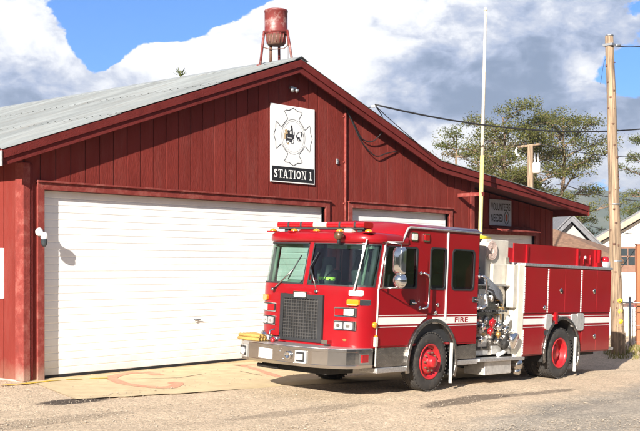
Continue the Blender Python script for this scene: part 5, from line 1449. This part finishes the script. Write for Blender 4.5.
# ------------------------------------------------------------------ trees
def tree(px, z, topy, rad, label, seed, leaf='leaf', trunk0=.45, nl=17, dens=60, grp='open crowned trees beyond the station', low=.34, bend=.5, kind='open_crowned_tree'):
    rnd = random.Random(seed); p = lat(px, z, 0); g0 = ground_z(p.x,p.y); p.z = g0
    h = 2.1+(266-topy)*z/1100-g0
    T = empty(kind, p, label, 'tree', grp)
    b = mb('bark', True); tp = []; n = 9
    ox = rnd.uniform(-bend,bend)
    for i in range(n+1):
        t = i/n; tp.append(Vector((ox*sin(t*2.6)*.7+noise.noise(Vector((seed,t*3,0)))*.35, noise.noise(Vector((seed,t*3,5)))*.4, h*.93*t)))
    tr_ = [.24*(1-t/ n*.86)*h/11 for t in range(n+1)]; b.tube(tp, tr_, 8)
    pads = []
    for i in range(nl):
        f = low+(1-low)*(i+.5)/nl; idx = min(n-1, int(f*n*.98)); o_ = tp[idx].lerp(tp[idx+1], f*n*.98-idx)
        a = i*2.4+rnd.uniform(-.5,.5); prof = (1-((f-.58)/.52)**2) if f > .58 else (1-((f-.58)/.5)**2*.6)
        L_ = rad*max(.25, prof)*rnd.uniform(.7,1.12); up_r = rnd.uniform(.15,.5)
        d = Vector((cos(a), sin(a), 0)); q = [o_]
        for k in range(1,5):
            t = k/4; q.append(o_+d*L_*t+Vector((rnd.uniform(-.2,.2), rnd.uniform(-.2,.2), L_*up_r*t**.8+rnd.uniform(-.12,.12))))
        r0 = .085*h/11*(1.2-f*.6); b.tube(q, [r0*(1-.2*k) for k in range(5)], 5)
        for k in range(1,5):
            for m_ in range(3 if k > 1 else 1):
                a2 = a+rnd.uniform(-1.5,1.5); l2 = rnd.uniform(.35,.95)*rad*.34; e = q[k]+Vector((cos(a2)*l2, sin(a2)*l2, rnd.uniform(-.05,.45)*l2+.1))
                b.tube([q[k], q[k].lerp(e,.5)+Vector((0,0,.06)), e], [r0*.4,r0*.3,r0*.15], 4, False)
                if rnd.random() < .86: pads.append((e, rnd.uniform(.38,.78)*rad/3.0, rnd.uniform(.5,1.)))
    pads.append((tp[-1]+Vector((0,0,h*.03)), .5, 1))
    b.build('trunk', T, weld=False)
    c_ = mb(leaf)
    for (e, r, q_) in pads:
        for i in range(int(dens*2.5*q_*r*r/.3)+10):
            a = rnd.random()*2*pi; rr_ = r*sqrt(rnd.random()); hgt = rnd.gauss(0,.26)*r+.14*r*(1-(rr_/r)**2)
            s_ = e+Vector((cos(a)*rr_, sin(a)*rr_, hgt)); w = rnd.uniform(.020,.050)
            u1 = Vector((rnd.gauss(0,1),rnd.gauss(0,1),rnd.gauss(0,.7))).normalized(); v1 = u1.cross(Vector((rnd.gauss(0,1),rnd.gauss(0,1),rnd.gauss(0,1)))).normalized()
            c_.add([s_-u1*w*1.5, s_+v1*w*.8, s_+u1*w*1.5, s_-v1*w*.8], [(0,1,2,3)])
    c_.build('crown', T, weld=False)
    return T
tree(458, 66, 122, 1.9, 'smallest leftmost open tree rising behind the mast', 21, 'leaf2', nl=13)
tree(503, 62, 103, 3.1, 'broad olive crowned tree directly behind the short transformer pole', 12, 'leaf', nl=21)
tree(563, 64, 103, 2.9, 'tall open tree with bare straight trunk left of the wooden pole', 33, 'leaf', nl=20, low=.40)
tree(652, 78, 128, 2.3, 'sparse open tree right of the tall wooden pole', 44, 'leaf2', nl=15, low=.36)
tree(538, 72, 128, 2.6, 'lower bushy tree filling the gap behind the transformer', 55, 'leafb', nl=16, low=.25)
tree(480, 72, 140, 2.6, 'lower yellowish tree just right of the mast over the roof', 66, 'leafb', nl=16, low=.25)
tree(581, 76, 207, 1.2, 'small bright green bush tree at the end of the station eave', 77, 'leaf2', nl=12, low=.2)

# ------------------------------------------------------------------ unseen wooded bank, added behind the photographer to darken reflections and ambient light
M['added_woods'] = mat('added_dark_woods', (.045,.055,.025), .95, var=.5, scale=.5, bump=.5, bscale=1, spec=.05)
b = mb('added_woods'); vs = []; NA_ = 120
for j in range(7):
    for i in range(NA_):
        a = YAW + radians(52) + radians(256)*i/(NA_-1); r = 46+j*5; t = j/6
        hgt = (0, 4.5, 7.5, 9.5, 10.5, 11, 11)[j]; hgt *= 1+.35*noise.noise(Vector((i*.35, j*.4, 0)))+.2*noise.noise(Vector((i*1.3, j, 2)))
        if i in (0, NA_-1): hgt = 0
        x = 4+cos(a)*r; y = -6+sin(a)*r; vs.append((x, y, ground_z(x,y)-.3+hgt))
b.add(vs, [(j*NA_+i, j*NA_+i+1, (j+1)*NA_+i+1, (j+1)*NA_+i) for j in range(6) for i in range(NA_-1)])
tag(b.build('added_wooded_bank', weld=False), kind='structure')

# ------------------------------------------------------------------ mountains
b = MB(); 
def mtn():
    m, nt, bs = newmat('forested_ridge'); L = nt.links
    tc = N(nt, 'ShaderNodeTexCoord'); no = N(nt, 'ShaderNodeTexNoise'); no.inputs['Scale'].default_value = .006; no.inputs['Detail'].default_value = 9; no.inputs['Roughness'].default_value = .7
    L.new(tc.outputs['Object'], no.inputs[0]); cr = N(nt, 'ShaderNodeValToRGB'); cr.color_ramp.elements[0].position = .38; cr.color_ramp.elements[1].position = .66
    cr.color_ramp.elements[0].color = (.045,.075,.05,1); cr.color_ramp.elements[1].color = (.20,.19,.12,1); L.new(no.outputs[0], cr.inputs[0]); L.new(cr.outputs[0], bs.inputs[0]); bs.inputs['Roughness'].default_value = 1; bs.inputs['Specular IOR Level'].default_value = 0; return m
M['ridge'] = mtn(); b.mat('ridge')
vs = []; NA, NR = 160, 26
for j in range(NR):
    for i in range(NA):
        px = -300+i*1500/(NA-1); r = 1500+j*30; t = j/(NR-1)
        k = (px-320)/1100; d = (FW+RT*k).normalized(); p = CAM+d*r
        ridge = 132+noise.noise(Vector((px*.006,1,0)))*22+noise.noise(Vector((px*.02,4,0)))*8 + 12*(1-sm(560,640,px))
        hgt = ridge*sin(min(1,t*1.25)*pi/2)**1.3 if t < .8 else ridge*(1-(t-.8)*.9)
        hgt += noise.noise(Vector((p.x*.006,p.y*.006,0)))*12*min(1,t*2) + noise.noise(Vector((p.x*.02,p.y*.02,7)))*7*min(1,t*2)
        vs.append((p.x, p.y, (hgt if j else -30)))
b.add(vs, [(j*NA+i, j*NA+i+1, (j+1)*NA+i+1, (j+1)*NA+i) for j in range(NR-1) for i in range(NA-1)], True)
tag(b.build('mountain_ridge', weld=False), kind='structure')
# ------------------------------------------------------------------ light, sky, camera
SUN = Vector((2.8, 1.0, -1.27)).normalized()          # travel direction of the sunlight
l_ = bpy.data.lights.new('sun', 'SUN'); l_.energy = 5.0; l_.angle = radians(.53); l_.color = (1, .94, .85)
so = bpy.data.objects.new('sun', l_); COL.objects.link(so); so.rotation_euler = SUN.to_track_quat('-Z', 'Y').to_euler()
w = bpy.data.worlds.new('World'); S.world = w; w.use_nodes = True; nt = w.node_tree; L = nt.links
bg = nt.nodes['Background']
sky = nt.nodes.new('ShaderNodeTexSky'); sky.sky_type = 'NISHITA'; sky.sun_disc = False
tos = -SUN; sky.sun_elevation = math.asin(tos.z); sky.sun_rotation = atan2(tos.x, tos.y); sky.altitude = 900; sky.dust_density = .3; sky.ozone_density = 3.5; sky.air_density = 1.0
def WN(t, **k):
    n = nt.nodes.new(t)
    for a, v in k.items(): setattr(n, a, v)
    return n
def wm(op, a, b_=None):
    x = WN('ShaderNodeMath', operation=op)
    for i, q in ((0,a),(1,b_)):
        if q is None: continue
        if isinstance(q, (int,float)): x.inputs[i].default_value = q
        else: L.new(q, x.inputs[i])
    return x.outputs[0]
def wr(v, a, b_, c=0., d=1., smooth=True):
    r = WN('ShaderNodeMapRange'); r.interpolation_type = 'SMOOTHSTEP' if smooth else 'LINEAR'
    for i, q in enumerate((a,b_,c,d)): r.inputs[i+1].default_value = q
    L.new(v, r.inputs[0]); return r.outputs[0]
tc = WN('ShaderNodeTexCoord'); D = tc.outputs['Generated']
mp = WN('ShaderNodeMapping'); mp.inputs['Scale'].default_value = (1,1,1.7); L.new(D, mp.inputs[0])
def wnoise(sc, det=9, ro=.6, dist=0., off=0):
    n = WN('ShaderNodeTexNoise'); n.inputs['Scale'].default_value = sc; n.inputs['Detail'].default_value = det; n.inputs['Roughness'].default_value = ro; n.inputs['Distortion'].default_value = dist
    m = WN('ShaderNodeVectorMath', operation='ADD'); m.inputs[1].default_value = (off,off*.7,off*.3); L.new(mp.outputs[0], m.inputs[0]); L.new(m.outputs[0], n.inputs[0]); return n.outputs[0]
warp = wnoise(7, 5, .6, 0, 3.1)
def lobe(px, py, rx, amp, ry=None):
    """a cloud mass round a fixed compass direction"""
    d = dirpx(px, py); v = WN('ShaderNodeVectorMath', operation='SUBTRACT'); L.new(D, v.inputs[0]); v.inputs[1].default_value = d
    s_ = WN('ShaderNodeVectorMath', operation='MULTIPLY'); ry = ry or rx; s_.inputs[1].default_value = (1100/rx, 1100/rx, 1100/ry); L.new(v.outputs[0], s_.inputs[0])
    ln = WN('ShaderNodeVectorMath', operation='LENGTH'); L.new(s_.outputs[0], ln.inputs[0])
    return wm('MULTIPLY', wm('EXPONENT', wm('MULTIPLY', wm('POWER', ln.outputs['Value'], 2.), -1.)), amp)
def total(ls, start):
    o = start
    for q in ls: o = wm('ADD', o, lobe(*q))
    return o
n1 = wnoise(10, 12, .58, .25); n2 = wnoise(16, 10, .62, .3, 5.); n3 = wnoise(34, 8, .6, .3, 9.)
cover = wm('ADD', wm('MULTIPLY', wm('SUBTRACT', n1, .5), 1.9), -.55)
cover = wm('ADD', cover, wm('MULTIPLY', wm('SUBTRACT', n3, .5), 1.3))
cover = total([(380,60,640,.95,330),(150,10,95,-1.5,50),(250,-22,90,-1.3,26),(165,62,40,.8,20),(245,36,45,.7,20),(100,45,24,-1.1,34),(130,84,30,1.2,18),(628,70,34,-1.5,22),(25,60,52,1.1,70),(190,70,80,.95,30),(330,40,70,1.3,60),(480,80,140,1.0,90),(430,40,100,.8,60)], cover)
# unseen dark overcast deck added away from the view to cut ambient light
dt = WN('ShaderNodeVectorMath', operation='DOT_PRODUCT'); L.new(D, dt.inputs[0]); dt.inputs[1].default_value = FW
back = wr(dt.outputs['Value'], .80, .45)
cover = wm('ADD', cover, wm('MULTIPLY', back, 3.))
mask = wr(cover, .04, .20)
n4 = wnoise(60, 6, .65, .2, 2.)
dark = wm('ADD', wm('MULTIPLY', wm('SUBTRACT', n2, .5), 2.6), .38)
dark = wm('ADD', dark, wm('MULTIPLY', wm('SUBTRACT', n4, .5), .35))
dark = wm('ADD', dark, wm('MULTIPLY', wm('SUBTRACT', n3, .5), 1.1))
dark = total([(20,100,75,.85,26),(85,45,30,.45,34),(15,30,45,-.35,26),(540,95,120,.75,50),(560,25,130,.42,40),(430,95,60,.5,40),(200,70,90,-.55,50),(340,45,75,-.5,60),(455,150,60,-.8,30),(410,10,70,-.15,30),(590,75,30,-.5,22),(140,88,30,.35,14),(612,150,60,.2,40)], dark)
dk = wr(dark, .08, 1.45)
cr = WN('ShaderNodeValToRGB'); e = cr.color_ramp.elements; e[0].color = (.50,.50,.50,1); e[1].color = (.105,.14,.205,1)
m1 = e.new(.35); m1.color = (.30,.32,.37,1); m2 = e.new(.65); m2.color = (.20,.235,.315,1)
L.new(dk, cr.inputs[0])
skc = WN('ShaderNodeVectorMath', operation='MULTIPLY'); L.new(sky.outputs[0], skc.inputs[0]); skc.inputs[1].default_value = (.026,.046,.072)
deck = WN('ShaderNodeVectorMath', operation='SCALE'); deck.inputs[0].default_value = (.075,.10,.16); L.new(wr(n1, .3, .7, .5, 1.6), deck.inputs['Scale'])
md = WN('ShaderNodeMix', data_type='RGBA'); L.new(back, md.inputs[0]); L.new(cr.outputs[0], md.inputs[6]); L.new(deck.outputs[0], md.inputs[7])
mx = WN('ShaderNodeMix', data_type='RGBA'); L.new(mask, mx.inputs[0]); L.new(skc.outputs[0], mx.inputs[6]); L.new(md.outputs[2], mx.inputs[7])
# below the horizon plain dim ground tone
sepd = WN('ShaderNodeSeparateXYZ'); L.new(D, sepd.inputs[0])
hz = wr(sepd.outputs[2], -.02, .0)
m3 = WN('ShaderNodeMix', data_type='RGBA'); L.new(hz, m3.inputs[0]); m3.inputs[6].default_value = (.05,.045,.04,1); L.new(mx.outputs[2], m3.inputs[7])
L.new(m3.outputs[2], bg.inputs[0]); bg.inputs[1].default_value = 1.0
cd = bpy.data.cameras.new('camera'); cd.sensor_width = 36; cd.lens = F/640*36; cd.shift_y = 50.5/640; cd.clip_end = 12000; cd.clip_start = .1
co_ = bpy.data.objects.new('camera', cd); COL.objects.link(co_); co_.location = CAM; co_.rotation_euler = (radians(90), 0, YAW-pi/2)
S.camera = co_
HAZE = True
if HAZE:
    mh = bpy.data.materials.new('pale_air'); mh.use_nodes = True; hn = mh.node_tree; hn.nodes.remove(hn.nodes['Principled BSDF'])
    pv = hn.nodes.new('ShaderNodeVolumePrincipled'); pv.inputs['Color'].default_value = (.80,.88,1,1); pv.inputs['Density'].default_value = .00029; pv.inputs['Anisotropy'].default_value = .3
    hn.links.new(pv.outputs[0], hn.nodes['Material Output'].inputs['Volume'])
    gx = max(abs(v) for v in (xs[0], xs[-1], ys[0], ys[-1]))+50
    me = bpy.data.meshes.new('haze'); bmh = bmesh.new(); bmesh.ops.create_cube(bmh, size=1); bmh.to_mesh(me); bmh.free(); me.materials.append(mh)
    ho_ = bpy.data.objects.new('haze', me); COL.objects.link(ho_); ho_.scale = (2*gx, 2*gx, 240); ho_.location = (0,0,-32+120); tag(ho_, kind='stuff', label='thin pale air that turns the far ridge blue', cat='haze')
S.render.resolution_x = 1024; S.render.resolution_y = 690
S.view_settings.view_transform = 'Standard'; S.view_settings.look = 'None'; S.view_settings.gamma = 1; S.view_settings.exposure = 1.35
try: S.view_settings.use_curve_mapping = False
except Exception: pass
